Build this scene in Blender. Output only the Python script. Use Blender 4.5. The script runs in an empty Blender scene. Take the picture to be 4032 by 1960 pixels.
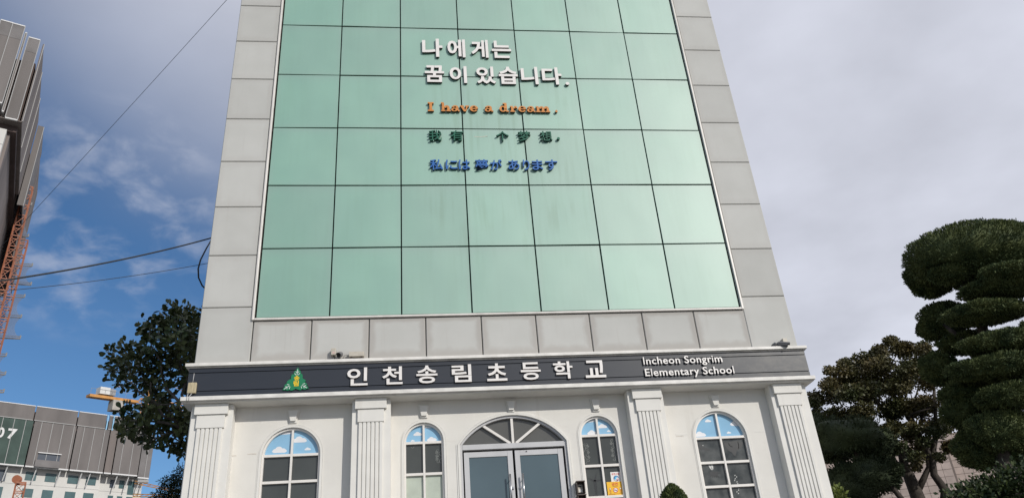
import bpy, math, random
import numpy as np
from mathutils import Vector, Matrix
random.seed(7); rng = np.random.default_rng(11)
C = bpy.context.scene.collection
S = 1.4; EYE = 1.6                      # facade grid module in metres, eye height

# ---------------------------------------------------------------- camera
CAM = Vector((3.0352, -14.4201, EYE))
cd = bpy.data.cameras.new('camera'); cam = bpy.data.objects.new('camera', cd); C.objects.link(cam)
Rx = Vector((0.99211614, -0.10322906, -0.07105856))
Ry = -Vector((-0.01231021, 0.48399224, -0.8749857))
Rz = -Vector((0.12471574, 0.86896218, 0.47890574))
cam.matrix_world = Matrix(((Rx.x, Ry.x, Rz.x, CAM.x), (Rx.y, Ry.y, Rz.y, CAM.y), (Rx.z, Ry.z, Rz.z, CAM.z), (0, 0, 0, 1)))
cd.sensor_width = 36; cd.lens = 3106.9 / 4032 * 36; cd.clip_start = 0.1; cd.clip_end = 6000
bpy.context.scene.camera = cam
# ---------------------------------------------------------------- light
sd = Vector((0.74, -1.0, 0.67)).normalized()
sun_el = math.asin(sd.z); sun_az = math.atan2(sd.x, sd.y)
sl = bpy.data.lights.new('sun', 'SUN'); sl.energy = 2.9; sl.angle = math.radians(0.5); sl.color = (1, 0.955, 0.88)
so = bpy.data.objects.new('sun', sl); C.objects.link(so); so.rotation_euler = sd.to_track_quat('Z', 'Y').to_euler(); so.location = (20, -30, 40)
w = bpy.data.worlds.new('World'); bpy.context.scene.world = w; w.use_nodes = True
nt = w.node_tree; N = nt.nodes; L = nt.links; N.clear()
def nd(t, **k):
    n = N.new(t)
    for a, b in k.items(): setattr(n, a, b)
    return n
def lk(a, b): L.new(a, b)
def wmath(op, a, b=None, c=None):
    n = nd('ShaderNodeMath', operation=op)
    for i, x in enumerate((a, b, c)):
        if x is None: continue
        if isinstance(x, (int, float)): n.inputs[i].default_value = x
        else: lk(x, n.inputs[i])
    return n.outputs[0]
sky = nd('ShaderNodeTexSky', sky_type='NISHITA', sun_disc=False, sun_elevation=sun_el, sun_rotation=sun_az, air_density=1.0, dust_density=0.15, ozone_density=4.2)
tc = nd('ShaderNodeTexCoord'); sp = nd('ShaderNodeSeparateXYZ'); lk(tc.outputs['Generated'], sp.inputs[0])
# project the view direction on a flat cloud deck, so clouds shrink toward the horizon
zz = wmath('ADD', wmath('MAXIMUM', sp.outputs[2], 0.0), 0.22)
cx = wmath('DIVIDE', sp.outputs[0], zz); cy = wmath('DIVIDE', sp.outputs[1], zz)
cb = nd('ShaderNodeCombineXYZ'); lk(cx, cb.inputs[0]); lk(cy, cb.inputs[1])
mp = nd('ShaderNodeMapping'); mp.inputs['Rotation'].default_value = (0, 0, 0.5); mp.inputs['Scale'].default_value = (1.0, 1.0, 1); lk(cb.outputs[0], mp.inputs[0])
n1 = nd('ShaderNodeTexNoise'); n1.inputs['Scale'].default_value = 1.1; n1.inputs['Detail'].default_value = 3; n1.inputs['Roughness'].default_value = .45; lk(mp.outputs[0], n1.inputs['Vector'])
n2 = nd('ShaderNodeTexNoise'); n2.inputs['Scale'].default_value = 13; n2.inputs['Detail'].default_value = 6; n2.inputs['Roughness'].default_value = .52; n2.inputs['Distortion'].default_value = .25; lk(mp.outputs[0], n2.inputs['Vector'])
# broad veil: thick to the east (right) and thinning to the north-west
dv = nd('ShaderNodeVectorMath', operation='DOT_PRODUCT'); lk(tc.outputs['Generated'], dv.inputs[0]); dv.inputs[1].default_value = (1.4, -0.42, 1.6)
veil = wmath('ADD', wmath('MULTIPLY', wmath('ADD', dv.outputs['Value'], -0.19), .95), wmath('MULTIPLY', wmath('SUBTRACT', n1.outputs[0], 0.5), .55))
def sstep(x, a, b):
    m = nd('ShaderNodeMapRange', interpolation_type='SMOOTHSTEP'); lk(x, m.inputs[0]); m.inputs[1].default_value = a; m.inputs[2].default_value = b; return m.outputs[0]
veil = wmath('MULTIPLY', sstep(veil, -.22, .60), .95)
wd = nd('ShaderNodeVectorMath', operation='DOT_PRODUCT'); nv = nd('ShaderNodeVectorMath', operation='NORMALIZE'); lk(tc.outputs['Generated'], nv.inputs[0])
lk(nv.outputs[0], wd.inputs[0]); wd.inputs[1].default_value = Vector((-0.336, 0.812, 0.477)).normalized()
tuft = sstep(wmath('ADD', wd.outputs['Value'], wmath('MULTIPLY', wmath('SUBTRACT', n1.outputs[0], .5), .02)), .989, .9995)
wisp = wmath('MULTIPLY', wmath('MULTIPLY', sstep(n2.outputs[0], .42, .80), tuft), .42)
n3 = nd('ShaderNodeTexNoise'); n3.inputs['Scale'].default_value = 3.2; n3.inputs['Detail'].default_value = 5; n3.inputs['Roughness'].default_value = .5; lk(mp.outputs[0], n3.inputs['Vector'])
fac = wmath('MINIMUM', wmath('ADD', veil, wisp), 1.0)
br = nd('ShaderNodeMapRange'); lk(n3.outputs[0], br.inputs[0]); br.inputs[1].default_value = .3; br.inputs[2].default_value = .72; br.inputs[3].default_value = .84; br.inputs[4].default_value = 1.10
hsv = nd('ShaderNodeHueSaturation'); hsv.inputs['Saturation'].default_value = 1.12; lk(sky.outputs[0], hsv.inputs['Color'])
bk = nd('ShaderNodeBackground'); lk(hsv.outputs[0], bk.inputs[0]); bk.inputs[1].default_value = 0.10
bc = nd('ShaderNodeBackground'); bc.inputs[0].default_value = (.67, .69, .78, 1); lk(br.outputs[0], bc.inputs[1])
mx = nd('ShaderNodeMixShader'); lk(fac, mx.inputs[0]); lk(bk.outputs[0], mx.inputs[1]); lk(bc.outputs[0], mx.inputs[2])
wo = nd('ShaderNodeOutputWorld'); lk(mx.outputs[0], wo.inputs[0])
sc = bpy.context.scene
sc.view_settings.view_transform = 'Standard'; sc.view_settings.look = 'None'; sc.view_settings.exposure = 0; sc.view_settings.gamma = 1
sc.view_settings.use_curve_mapping = False
sc.render.engine = 'CYCLES'; sc.cycles.use_denoising = True; sc.cycles.max_bounces = 6

# ---------------------------------------------------------------- materials
M = {}
def mat(name, col, rough=.6, spec=.5, metal=0, var=.0, vscale=3, bump=0, bscale=40, col2=None, stretch=None, coat=0, ior=1.5, objrand=0):
    m = bpy.data.materials.new(name); m.use_nodes = True; t = m.node_tree; b = t.nodes['Principled BSDF']
    b.inputs['Roughness'].default_value = rough; b.inputs['Specular IOR Level'].default_value = spec; b.inputs['Metallic'].default_value = metal
    b.inputs['IOR'].default_value = ior; b.inputs['Coat Weight'].default_value = coat
    geo = t.nodes.new('ShaderNodeNewGeometry'); vec = geo.outputs['Position']
    if stretch:
        q = t.nodes.new('ShaderNodeMapping'); q.inputs['Scale'].default_value = stretch; t.links.new(vec, q.inputs[0]); vec = q.outputs[0]
    n = t.nodes.new('ShaderNodeTexNoise'); n.inputs['Scale'].default_value = vscale; n.inputs['Detail'].default_value = 5; t.links.new(vec, n.inputs['Vector'])
    mxn = t.nodes.new('ShaderNodeMix'); mxn.data_type = 'RGBA'
    c2 = col2 or tuple(c * (1 - var) for c in col)
    c1 = col if col2 else tuple(min(1, c * (1 + var * .5)) for c in col)
    mr = t.nodes.new('ShaderNodeMapRange'); t.links.new(n.outputs[0], mr.inputs[0]); mr.inputs[1].default_value = .32; mr.inputs[2].default_value = .68
    t.links.new(mr.outputs[0], mxn.inputs[0]); mxn.inputs[6].default_value = (*c1, 1); mxn.inputs[7].default_value = (*c2, 1)
    out = mxn.outputs[2]
    if objrand:
        oi = t.nodes.new('ShaderNodeObjectInfo'); r2 = t.nodes.new('ShaderNodeMapRange'); t.links.new(oi.outputs['Random'], r2.inputs[0])
        r2.inputs[3].default_value = 1 - objrand; r2.inputs[4].default_value = 1 + objrand
        hs = t.nodes.new('ShaderNodeHueSaturation'); t.links.new(out, hs.inputs['Color']); t.links.new(r2.outputs[0], hs.inputs['Value']); out = hs.outputs[0]
    t.links.new(out, b.inputs['Base Color'])
    if bump:
        n2_ = t.nodes.new('ShaderNodeTexNoise'); n2_.inputs['Scale'].default_value = bscale; n2_.inputs['Detail'].default_value = 4; t.links.new(geo.outputs['Position'], n2_.inputs['Vector'])
        bp = t.nodes.new('ShaderNodeBump'); bp.inputs['Strength'].default_value = bump; bp.inputs['Distance'].default_value = .02
        t.links.new(n2_.outputs[0], bp.inputs['Height']); t.links.new(bp.outputs[0], b.inputs['Normal'])
    M[name] = m; return m
def tools(m):
    t = m.node_tree
    def new(ty, **k):
        n = t.nodes.new(ty)
        for a, b in k.items(): setattr(n, a, b)
        return n
    def ma(op, a, b=None):
        n = new('ShaderNodeMath', operation=op)
        for i, x in enumerate((a, b)):
            if x is None: continue
            if isinstance(x, (int, float)): n.inputs[i].default_value = x
            else: t.links.new(x, n.inputs[i])
        return n.outputs[0]
    def ss(x, a, b, lo=0, hi=1):
        n = new('ShaderNodeMapRange', interpolation_type='SMOOTHSTEP'); t.links.new(x, n.inputs[0]); n.inputs[1].default_value = a; n.inputs[2].default_value = b; n.inputs[3].default_value = lo; n.inputs[4].default_value = hi; return n.outputs[0]
    def mixc(f, a, b):
        n = new('ShaderNodeMix', data_type='RGBA'); t.links.new(f, n.inputs[0])
        for i, x in ((6, a), (7, b)):
            if isinstance(x, tuple): n.inputs[i].default_value = (*x, 1)
            else: t.links.new(x, n.inputs[i])
        return n.outputs[2]
    def noise(scale, stretch=None, detail=4, src='pos', rough=.5):
        g = new('ShaderNodeNewGeometry').outputs['Position'] if src == 'pos' else new('ShaderNodeTexCoord').outputs[src]
        if stretch:
            q = new('ShaderNodeMapping'); q.inputs['Scale'].default_value = stretch; t.links.new(g, q.inputs[0]); g = q.outputs[0]
        n = new('ShaderNodeTexNoise'); n.inputs['Scale'].default_value = scale; n.inputs['Detail'].default_value = detail; n.inputs['Roughness'].default_value = rough
        t.links.new(g, n.inputs['Vector']); return n.outputs[0]
    return t, new, ma, ss, mixc, noise

# green spandrel glass, with faint vertical rain streaks running down from the lettering
m = mat('green_glass', (.27, .47, .39)); t, new, ma, ss, mixc, noise = tools(m); b = t.nodes['Principled BSDF']
b.inputs['Roughness'].default_value = .63; b.inputs['IOR'].default_value = 2.95; b.inputs['Specular IOR Level'].default_value = .5
b.inputs['Coat Weight'].default_value = .42; b.inputs['Coat Roughness'].default_value = .34; b.inputs['Coat IOR'].default_value = 1.5
pos = new('ShaderNodeNewGeometry').outputs['Position']; sx = new('ShaderNodeSeparateXYZ'); t.links.new(pos, sx.inputs[0])
tg = new('ShaderNodeTexCoord'); sg = new('ShaderNodeSeparateXYZ'); t.links.new(tg.outputs['Generated'], sg.inputs[0])
c = mixc(ss(noise(.9, detail=3), .35, .7), (.050, .252, .165), (.064, .282, .182))
streak = ma('MULTIPLY', ss(noise(9, (1, 1, .07), 5), .42, .66), ss(noise(1.3, (1, 1, .5)), .36, .58))
under = ma('MULTIPLY', ss(sx.outputs[0], 3.0, 3.5), ss(sx.outputs[0], 7.1, 6.6))
under = ma('MULTIPLY', under, ma('MULTIPLY', ss(sx.outputs[2], 8.7, 10.6), ss(sx.outputs[2], 14.6, 13.0)))
sfac = ma('MULTIPLY', streak, ma('ADD', ma('MULTIPLY', under, .17), .05))
c = mixc(sfac, c, (.10, .17, .07)); t.links.new(ma('SUBTRACT', .5, ma('MULTIPLY', sfac, .30)), b.inputs['Specular IOR Level'])
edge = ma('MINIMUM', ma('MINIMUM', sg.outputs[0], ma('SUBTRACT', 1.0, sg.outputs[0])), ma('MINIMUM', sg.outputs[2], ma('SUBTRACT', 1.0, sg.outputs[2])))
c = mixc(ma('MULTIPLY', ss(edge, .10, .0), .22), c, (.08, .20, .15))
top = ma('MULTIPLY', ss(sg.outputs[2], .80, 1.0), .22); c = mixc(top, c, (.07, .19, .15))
oi = new('ShaderNodeObjectInfo'); hs = new('ShaderNodeHueSaturation'); t.links.new(c, hs.inputs['Color']); t.links.new(ss(oi.outputs['Random'], 0, 1, .93, 1.07), hs.inputs['Value']); c = hs.outputs[0]
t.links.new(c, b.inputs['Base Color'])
bp = new('ShaderNodeBump'); bp.inputs['Strength'].default_value = .35; bp.inputs['Distance'].default_value = .06; t.links.new(noise(.8, detail=1), bp.inputs['Height']); t.links.new(bp.outputs[0], b.inputs['Normal'])

# grey aluminium cladding; dirt gathers in a band along the edges of each panel
def clad(name, dirt, lo):
    m = mat(name, (.5, .5, .49), .42, .4); t, new, ma, ss, mixc, noise = tools(m); b = t.nodes['Principled BSDF']
    tg = new('ShaderNodeTexCoord'); sg = new('ShaderNodeSeparateXYZ'); t.links.new(tg.outputs['Generated'], sg.inputs[0])
    ex = ma('MINIMUM', sg.outputs[0], ma('SUBTRACT', 1.0, sg.outputs[0])); ezt = ma('SUBTRACT', 1.0, sg.outputs[2])
    nn = ma('MULTIPLY', ma('SUBTRACT', noise(5, detail=3), .5), .10)
    e = ma('ADD', ma('MINIMUM', ma('MINIMUM', ex, ezt), ma('MULTIPLY', sg.outputs[2], lo)), nn)
    f = ma('MULTIPLY', ss(e, .15, .05), dirt)
    base = mixc(ss(noise(1.3), .3, .7), (.475, .475, .452), (.51, .51, .488))
    run = ma('MULTIPLY', ss(noise(14, (1, 1, .05), 4), .58, .75), .10 + dirt * .12)
    base = mixc(run, base, (.36, .34, .31))
    t.links.new(mixc(f, base, (.385, .365, .34)), b.inputs['Base Color']); b.inputs['Roughness'].default_value = .7; b.inputs['Specular IOR Level'].default_value = .15
    oi = new('ShaderNodeObjectInfo'); src = b.inputs['Base Color'].links[0].from_socket; hs = new('ShaderNodeHueSaturation'); t.links.new(src, hs.inputs['Color']); t.links.new(ss(oi.outputs['Random'], 0, 1, .955, 1.045), hs.inputs['Value']); t.links.new(hs.outputs[0], b.inputs['Base Color'])
clad('cladding', .18, .9); clad('dirty_cladding', .75, .55)

mat('joint', (.035, .033, .03), .8)
mat('white_trim', (.72, .69, .65), .35, .5, var=.12, vscale=6, stretch=(1, 1, .3))
mat('ledge_white', (.74, .72, .68), .5, .4, var=.16, vscale=8, stretch=(.6, 1, 1), bump=.1, bscale=25)
mat('stucco', (.72, .70, .655), .8, .3, var=.06, vscale=1.6, bump=.12, bscale=90)
mat('stucco_smooth', (.73, .715, .675), .7, .3, var=.05, vscale=2.5, bump=.06, bscale=60)
mat('patch', (.62, .57, .51), .85, var=.15, vscale=20)
m = mat('board', (.035, .042, .055), .42, .5); t, new, ma, ss, mixc, noise = tools(m); b = t.nodes['Principled BSDF']
pos = new('ShaderNodeNewGeometry').outputs['Position']; sx = new('ShaderNodeSeparateXYZ'); t.links.new(pos, sx.inputs[0])
f = ma('MULTIPLY', ss(sx.outputs[0], 7.6, 10.2), ss(noise(3.2, (1, 1, 1.8), 6, rough=.65), .38, .68))
f = ma('ADD', ma('MULTIPLY', f, .8), ma('MULTIPLY', ss(noise(2.5, (1, 1, 3), 5), .5, .8), .08))
t.links.new(mixc(f, (.022, .027, .038), (.078, .077, .076)), b.inputs['Base Color'])
mat('letter_white', (.80, .77, .74), .4, .5, var=.05, vscale=8)
mat('letter_side', (.055, .042, .03), .5)
mat('letter_rim', (.33, .24, .17), .5)
mat('letter_orange', (.62, .24, .05), .45, var=.12, vscale=9)
mat('letter_green', (.006, .12, .07), .4, var=.2, vscale=9)
mat('letter_green_side', (.006, .035, .025), .4)
mat('letter_blue', (.02, .13, .42), .4, var=.15, vscale=9)
mat('letter_blue_side', (.012, .03, .09), .4)
mat('emblem_green', (.008, .20, .085), .35, var=.08); mat('emblem_yellow', (.78, .55, .03), .4); mat('paint_white', (.8, .8, .8), .45)
mat('pane_dark', (.062, .068, .064), .09, .5, var=.18, vscale=1.4, objrand=.12)
mat('pane_tree_reflection', (.12, .125, .12), .10, .5, vscale=4.5, col2=(.030, .036, .036)); mat('pane_blue', (.27, .50, .70), .12, .5, var=.08, vscale=1.5)  # tree reflections are painted into the mottled pane colour
mat('pane_frost', (.47, .52, .44), .22, .5, var=.10, vscale=5)
mat('pane_door', (.085, .125, .145), .06, .5, var=.12, vscale=.9)
mat('pane_fan', (.105, .105, .098), .12, .5, var=.12, vscale=2)
mat('cloud_film', (.74, .74, .76), .4); mat('scroll_film', (.17, .18, .17), .4); mat('dark_film', (.02, .022, .024), .35); mat('white_film', (.6, .6, .58), .5)
mat('window_frame', (.76, .73, .69), .35, .5, var=.05)
mat('steel_frame', (.52, .52, .53), .38, .5, var=.06, vscale=5, stretch=(1, 1, .2)); mat('steel', (.45, .45, .46), .28, .5, metal=.85)
mat('dark_gap', (.01, .01, .011), .9)
mat('beige_box', (.50, .46, .39), .5, var=.10, vscale=14); mat('old_box', (.52, .44, .28), .55, var=.28, vscale=22, stretch=(2, 1, .3)); mat('cctv_grey', (.13, .13, .135), .45, var=.1); mat('black', (.012, .012, .013), .4)
mat('pink_tag', (.62, .42, .38), .5); mat('conduit', (.42, .42, .42), .5); mat('brown_metal', (.075, .055, .045), .4)
mat('poster_yellow', (.86, .48, .01), .45); mat('poster_white', (.78, .77, .75), .45); mat('red_ink', (.62, .03, .02), .5); mat('blue_ink', (.03, .10, .30), .5); mat('sky_ink', (.10, .48, .78), .5); mat('brown_ink', (.20, .06, .01), .5); mat('skin_ink', (.80, .55, .40), .5); mat('amber_ink', (.60, .24, .01), .5)
mat('cable', (.02, .021, .023), .55)
mat('ground', (.16, .155, .145), .9, var=.2, vscale=.6, bump=.3, bscale=8)
mat('bark', (.055, .045, .037), .9, var=.4, vscale=12, bump=.6, bscale=22)
mat('bark_grey', (.13, .115, .10), .9, var=.4, vscale=9, bump=.5, bscale=18)
def leafmat(name, a, b_, scale, rough=.5, objrand=.0):
    m = mat(name, a, rough, .35, col2=b_, vscale=scale, objrand=objrand)
    return m
leafmat('leaf_magnolia', (.050, .085, .028), (.11, .12, .045), 1.2, .42, .3)
leafmat('leaf_maple', (.045, .060, .020), (.10, .075, .026), 1.1)
leafmat('leaf_juniper', (.034, .056, .019), (.105, .125, .040), 3.2, .75)
leafmat('leaf_round', (.016, .028, .012), (.036, .050, .018), 2.0, .75)
leafmat('leaf_bush', (.018, .034, .012), (.055, .075, .022), 3.0, .45)
leafmat('leaf_light', (.06, .10, .02), (.16, .19, .04), 5, .5)
leafmat('leaf_cypress', (.030, .055, .016), (.085, .105, .025), 6, .7)
mat('concrete_white', (.62, .61, .585), .8, var=.10, vscale=.25, bump=.05, bscale=3)
mat('net_grey', (.175, .160, .155), .85, var=.22, vscale=.35, stretch=(1, 1, .25)); mat('net_brown', (.19, .163, .152), .85, var=.3, vscale=.4, stretch=(1, 1, .2)); mat('net_light', (.19, .18, .18), .85, var=.2, vscale=.5); mat('net_dark', (.09, .065, .06), .9, var=.3, vscale=.5); mat('net_green', (.058, .092, .080), .85, var=.3, vscale=.4)
mat('rail_white', (.62, .62, .62), .5); mat('rail_grey', (.30, .30, .30), .5); mat('window_teal', (.035, .10, .11), .25, .6, var=.25, vscale=.9); mat('window_navy', (.02, .035, .06), .25, .6)
mat('crane_orange', (.56, .27, .07), .5, var=.2, vscale=1); mat('hoist_orange', (.38, .14, .075), .55, var=.25, vscale=.8); mat('machine_white', (.66, .66, .64), .5, var=.1); mat('counterweight', (.40, .38, .34), .8, var=.15, vscale=1.2)
mat('pink_stone', (.43, .35, .31), .75, var=.14, vscale=2.5, objrand=.10); mat('mortar', (.17, .14, .125), .9); mat('red_rail', (.16, .03, .022), .5); mat('rail_back', (.25, .215, .20), .7)
# see-through safety mesh
m = mat('mesh_blue', (.20, .25, .36), .8); t = m.node_tree; b = t.nodes['Principled BSDF']; b.inputs['Alpha'].default_value = .6

# ---------------------------------------------------------------- mesh helpers
WP = {}
class MB:
    """collects faces; u=True means facade units (module S, z measured from the eye)"""
    def __init__(s, u=False): s.v = []; s.f = []; s.mi = []; s.u = u; s.smooth = False
    def add(s, vs, fs, mi=0):
        o = len(s.v); s.v += [tuple(p) for p in vs]; s.f += [tuple(i + o for i in f) for f in fs]; s.mi += [mi] * len(fs); return s
    def box(s, x0, x1, y0, y1, z0, z1, mi=0):
        return s.add([(x, y, z) for x in (x0, x1) for y in (y0, y1) for z in (z0, z1)],
                     [(0, 1, 3, 2), (4, 6, 7, 5), (0, 4, 5, 1), (2, 3, 7, 6), (0, 2, 6, 4), (1, 5, 7, 3)], mi)
    def prism(s, poly, y0, y1, mi=0, side=None):
        """polygon in x,z extruded from y0 (front) to y1"""
        n = len(poly); s.add([(x, y0, z) for x, z in poly] + [(x, y1, z) for x, z in poly], [tuple(range(n)), tuple(range(2 * n - 1, n - 1, -1))], mi)
        o = len(s.v) - 2 * n
        for i in range(n):
            j = (i + 1) % n; s.f.append((o + i, o + n + i, o + n + j, o + j)); s.mi.append(mi if side is None else side)
        return s
    def bar(s, a, b, r, mi=0, n=4, r2=None):
        a = Vector(a); b = Vector(b); d = (b - a).normalized(); up = Vector((0, 0, 1)) if abs(d.z) < .95 else Vector((1, 0, 0))
        p = d.cross(up).normalized(); q = d.cross(p); r2 = r if r2 is None else r2; vs = []
        for c_, rr in ((a, r), (b, r2)):
            for k in range(n):
                t_ = 2 * math.pi * (k + .5) / n; vs.append(c_ + rr * (math.cos(t_) * p + math.sin(t_) * q))
        fs = [(k, (k + 1) % n, n + (k + 1) % n, n + k) for k in range(n)] + [tuple(range(n - 1, -1, -1)), tuple(range(n, 2 * n))]
        return s.add(vs, fs, mi)
    def tube(s, pts, r, n=8, mi=0):
        pts = [Vector(p) for p in pts]; rs = r if isinstance(r, (list, tuple)) else [r] * len(pts); o = len(s.v)
        prev = None
        for i, p in enumerate(pts):
            d = (pts[min(i + 1, len(pts) - 1)] - pts[max(i - 1, 0)]).normalized()
            if prev is None: a = d.cross(Vector((0, 0, 1)) if abs(d.z) < .9 else Vector((1, 0, 0))).normalized()
            else: a = (prev - d * prev.dot(d)).normalized()
            prev = a; b_ = d.cross(a)
            for k in range(n):
                t_ = 2 * math.pi * k / n; s.v.append(tuple(p + rs[i] * (math.cos(t_) * a + math.sin(t_) * b_)))
        for i in range(len(pts) - 1):
            for k in range(n):
                s.f.append((o + i * n + k, o + i * n + (k + 1) % n, o + (i + 1) * n + (k + 1) % n, o + (i + 1) * n + k)); s.mi.append(mi)
        s.f.append(tuple(o + k for k in range(n - 1, -1, -1))); s.mi.append(mi)
        e = o + (len(pts) - 1) * n; s.f.append(tuple(e + k for k in range(n))); s.mi.append(mi)
        return s
def U(x, y, z): return Vector((x * S, y * S, EYE + z * S))
def link(name, me, loc, parent=None, label=None, rot=None, scale=None):
    o = bpy.data.objects.new(name, me); C.objects.link(o); loc = Vector(loc); WP[o.name] = loc
    if parent is not None: o.parent = parent; o.location = loc - WP[parent.name]
    else: o.location = loc
    if rot: o.rotation_euler = rot
    if scale is not None: o.scale = (scale,) * 3 if isinstance(scale, (int, float)) else scale
    if label: o['label'] = label
    return o
def build(name, mb, ms, parent=None, label=None, smooth=False, kind=None, bevel=0):
    vs = np.array(mb.v, float)
    if mb.u: vs = vs * S + np.array([0, 0, EYE])
    c = (vs.min(0) + vs.max(0)) / 2
    me = bpy.data.meshes.new(name); me.from_pydata((vs - c).tolist(), [], mb.f)
    for q in (ms if isinstance(ms, (list, tuple)) else [ms]): me.materials.append(M[q])
    if any(mb.mi): me.polygons.foreach_set('material_index', mb.mi)
    if smooth: me.polygons.foreach_set('use_smooth', [True] * len(me.polygons))
    me.update(); o = link(name, me, c, parent, label)
    if kind: o['kind'] = kind
    if bevel:
        bv = o.modifiers.new('bevel', 'BEVEL'); bv.width = bevel; bv.segments = 2; bv.limit_method = 'ANGLE'
    return o
def thing(name, label, cat, loc, group=None):
    o = bpy.data.objects.new(name, None); C.objects.link(o); o.location = loc; WP[o.name] = Vector(loc); o.empty_display_size = .2
    o['label'] = label; o['category'] = cat
    if group: o['group'] = group
    return o
def tag(o, label, cat, group=None):
    o['label'] = label; o['category'] = cat
    if group: o['group'] = group
    return o

def glyph(ch, x0, x1, z0, z1, y0, y1, ms, parent, name='letter', off=.02, label=None, sub=None, font=None):
    """one character as solid geometry, fitted to its own box on the facade (facade units)"""
    cu = bpy.data.curves.new('g', 'FONT'); cu.body = ch; cu.extrude = .5; cu.offset = off; cu.resolution_u = 3
    if font: cu.font = font
    to = bpy.data.objects.new('g', cu); C.objects.link(to); bpy.context.view_layer.update()
    me = bpy.data.meshes.new_from_object(to.evaluated_get(bpy.context.evaluated_depsgraph_get()))
    C.objects.unlink(to); bpy.data.objects.remove(to)
    n = len(me.vertices); a = np.zeros(n * 3); me.vertices.foreach_get('co', a); a = a.reshape(-1, 3)
    mn, mxx = a.min(0), a.max(0); q = (a - mn) / (mxx - mn)
    v = np.stack([x0 + q[:, 0] * (x1 - x0), y1 + q[:, 2] * (y0 - y1), z0 + q[:, 1] * (z1 - z0)], 1) * S + np.array([0, 0, EYE])
    c = (v.min(0) + v.max(0)) / 2; me.vertices.foreach_set('co', (v - c).ravel())
    me.materials.clear()
    for k in ms: me.materials.append(M[k])
    me.update()
    if len(ms) > 1:
        me.polygons.foreach_set('material_index', [0 if p.normal.y < -.5 else 1 for p in me.polygons])
    me.name = name
    return link(name, me, c, parent, label)

# ---------------------------------------------------------------- ground (slope up to the terrace the school stands on)
def gh(y):
    if y < -12: return 0.
    if y < -1.6: return 3.6 * (y + 12) / 10.4
    return 3.6
g = MB(); ys = [-600, -200, -60, -20, -14, -12, -9, -6, -4, -2.6, -1.6, 0, 10, 40, 100, 300, 1500]; xs = [-1500, -300, -80, -20, 0, 10, 30, 90, 300, 1500]
g.add([(x, y, gh(y)) for y in ys for x in xs], [(j * len(xs) + i, j * len(xs) + i + 1, (j + 1) * len(xs) + i + 1, (j + 1) * len(xs) + i) for j in range(len(ys) - 1) for i in range(len(xs) - 1)])
build('ground', g, 'ground')['kind'] = 'structure'

# ================================================================ the school
FZ = (3.6 - EYE) / S                    # terrace level in facade units
school = thing('school_building', 'grey-panelled school tower with green glass front and white arched ground floor', 'building', (3.505 * S, 0, 3.6))
XL, XR = -.7346, 7.7449; Z0 = 4.0; RH = .8188
# core behind the cladding
build('wall', MB(True).box(XL + .02, XR - .02, .05, 7.5, 3.9, 13.7), 'joint', school)
# grey panels on the corner columns
def shared_panel(name, w_, h_, d_, material, r=.012):
    mb = MB(); e = r
    x, z = w_ / 2, h_ / 2
    v = [(-x, d_, -z), (x, d_, -z), (x, d_, z), (-x, d_, z), (-x, e, -z), (x, e, -z), (x, e, z), (-x, e, z), (-x + e, 0, -z + e), (x - e, 0, -z + e), (x - e, 0, z - e), (-x + e, 0, z - e)]
    f = [(8, 9, 10, 11)] + [(4 + i, 4 + (i + 1) % 4, 8 + (i + 1) % 4, 8 + i) for i in range(4)] + [(i, (i + 1) % 4, 4 + (i + 1) % 4, 4 + i) for i in range(4)] + [(3, 2, 1, 0)]
    me = bpy.data.meshes.new(name); me.from_pydata([tuple(p) for p in v], [], f); me.materials.append(M[material]); me.update(); return me
g_ = .009
colL, colR = (XL, -.062), (7.062, XR)
for (a, b_) in (colL, colR):
    me = shared_panel('stone_panel', (b_ - a - .004) * S, (RH - g_) * S, .05, 'cladding')
    for k in range(12):
        z = 3.99 + RH * k
        if k == 0: continue
        link('cladding_panel', me, U((a + b_) / 2, 0, z + RH / 2), school, rot=(random.uniform(-.0015, .0015), 0, random.uniform(-.0015, .0015)))
for (a, b_) in ((XL, -.030), (7.045, XR)):
    me = shared_panel('stone_panel', (b_ - a) * S, (RH - g_) * S, .05, 'cladding'); link('cladding_panel', me, U((a + b_) / 2, 0, 3.99 + RH / 2), school)
bx = [-.0235 + (7.05 + .0235) / 9 * i for i in range(10)]
bme = shared_panel('stone_panel', (bx[1] - bx[0] - .012) * S, (4.592 - 3.985) * S, .05, 'dirty_cladding')
for i in range(9):
    link('cladding_panel', bme, U((bx[i] + bx[i + 1]) / 2, 0.004, (4.592 + 3.985) / 2), school, rot=(random.uniform(-.003, .003), 0, random.uniform(-.003, .003)))
# side walls, three panels deep per row
sme = shared_panel('side_panel', (7.4 / 4 - g_) * S, (RH - g_) * S, .05, 'cladding')
for side in (0, 1):
    for k in range(12):
        for j in range(4):
            y = .06 + 7.4 / 4 * (j + .5)
            link('cladding_panel', sme, U(XL if side == 0 else XR, y, 3.99 + RH * (k + .5)), school, rot=(0, 0, -math.pi / 2 if side == 0 else math.pi / 2))
build('roof', MB(True).box(XL, XR, .0, 7.5, 13.705, 13.85), 'cladding', school)
# glass field
GH = 1.0944; gz = [4.639 + GH * i for i in range(9)]
gw = .018
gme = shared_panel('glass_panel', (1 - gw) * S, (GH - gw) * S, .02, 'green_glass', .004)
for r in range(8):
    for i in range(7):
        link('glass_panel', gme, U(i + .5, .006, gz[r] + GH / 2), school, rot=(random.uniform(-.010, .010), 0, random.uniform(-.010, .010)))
# white trim round the glass
for n_, q in (('l', (-.046, -.016, -.03, .03, 4.600, 13.6)), ('r', (7.016, 7.046, -.03, .03, 4.600, 13.6)), ('b', (-.012, 7.012, -.03, .03, 4.600, 4.628))):
    build('glass_trim', MB(True).box(*q), 'white_trim', school, bevel=.006)
for x in (-.056, 7.056): build('seal_strip', MB(True).box(x - .006, x + .006, .004, .03, 4.6, 13.6), 'patch', school)
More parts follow.
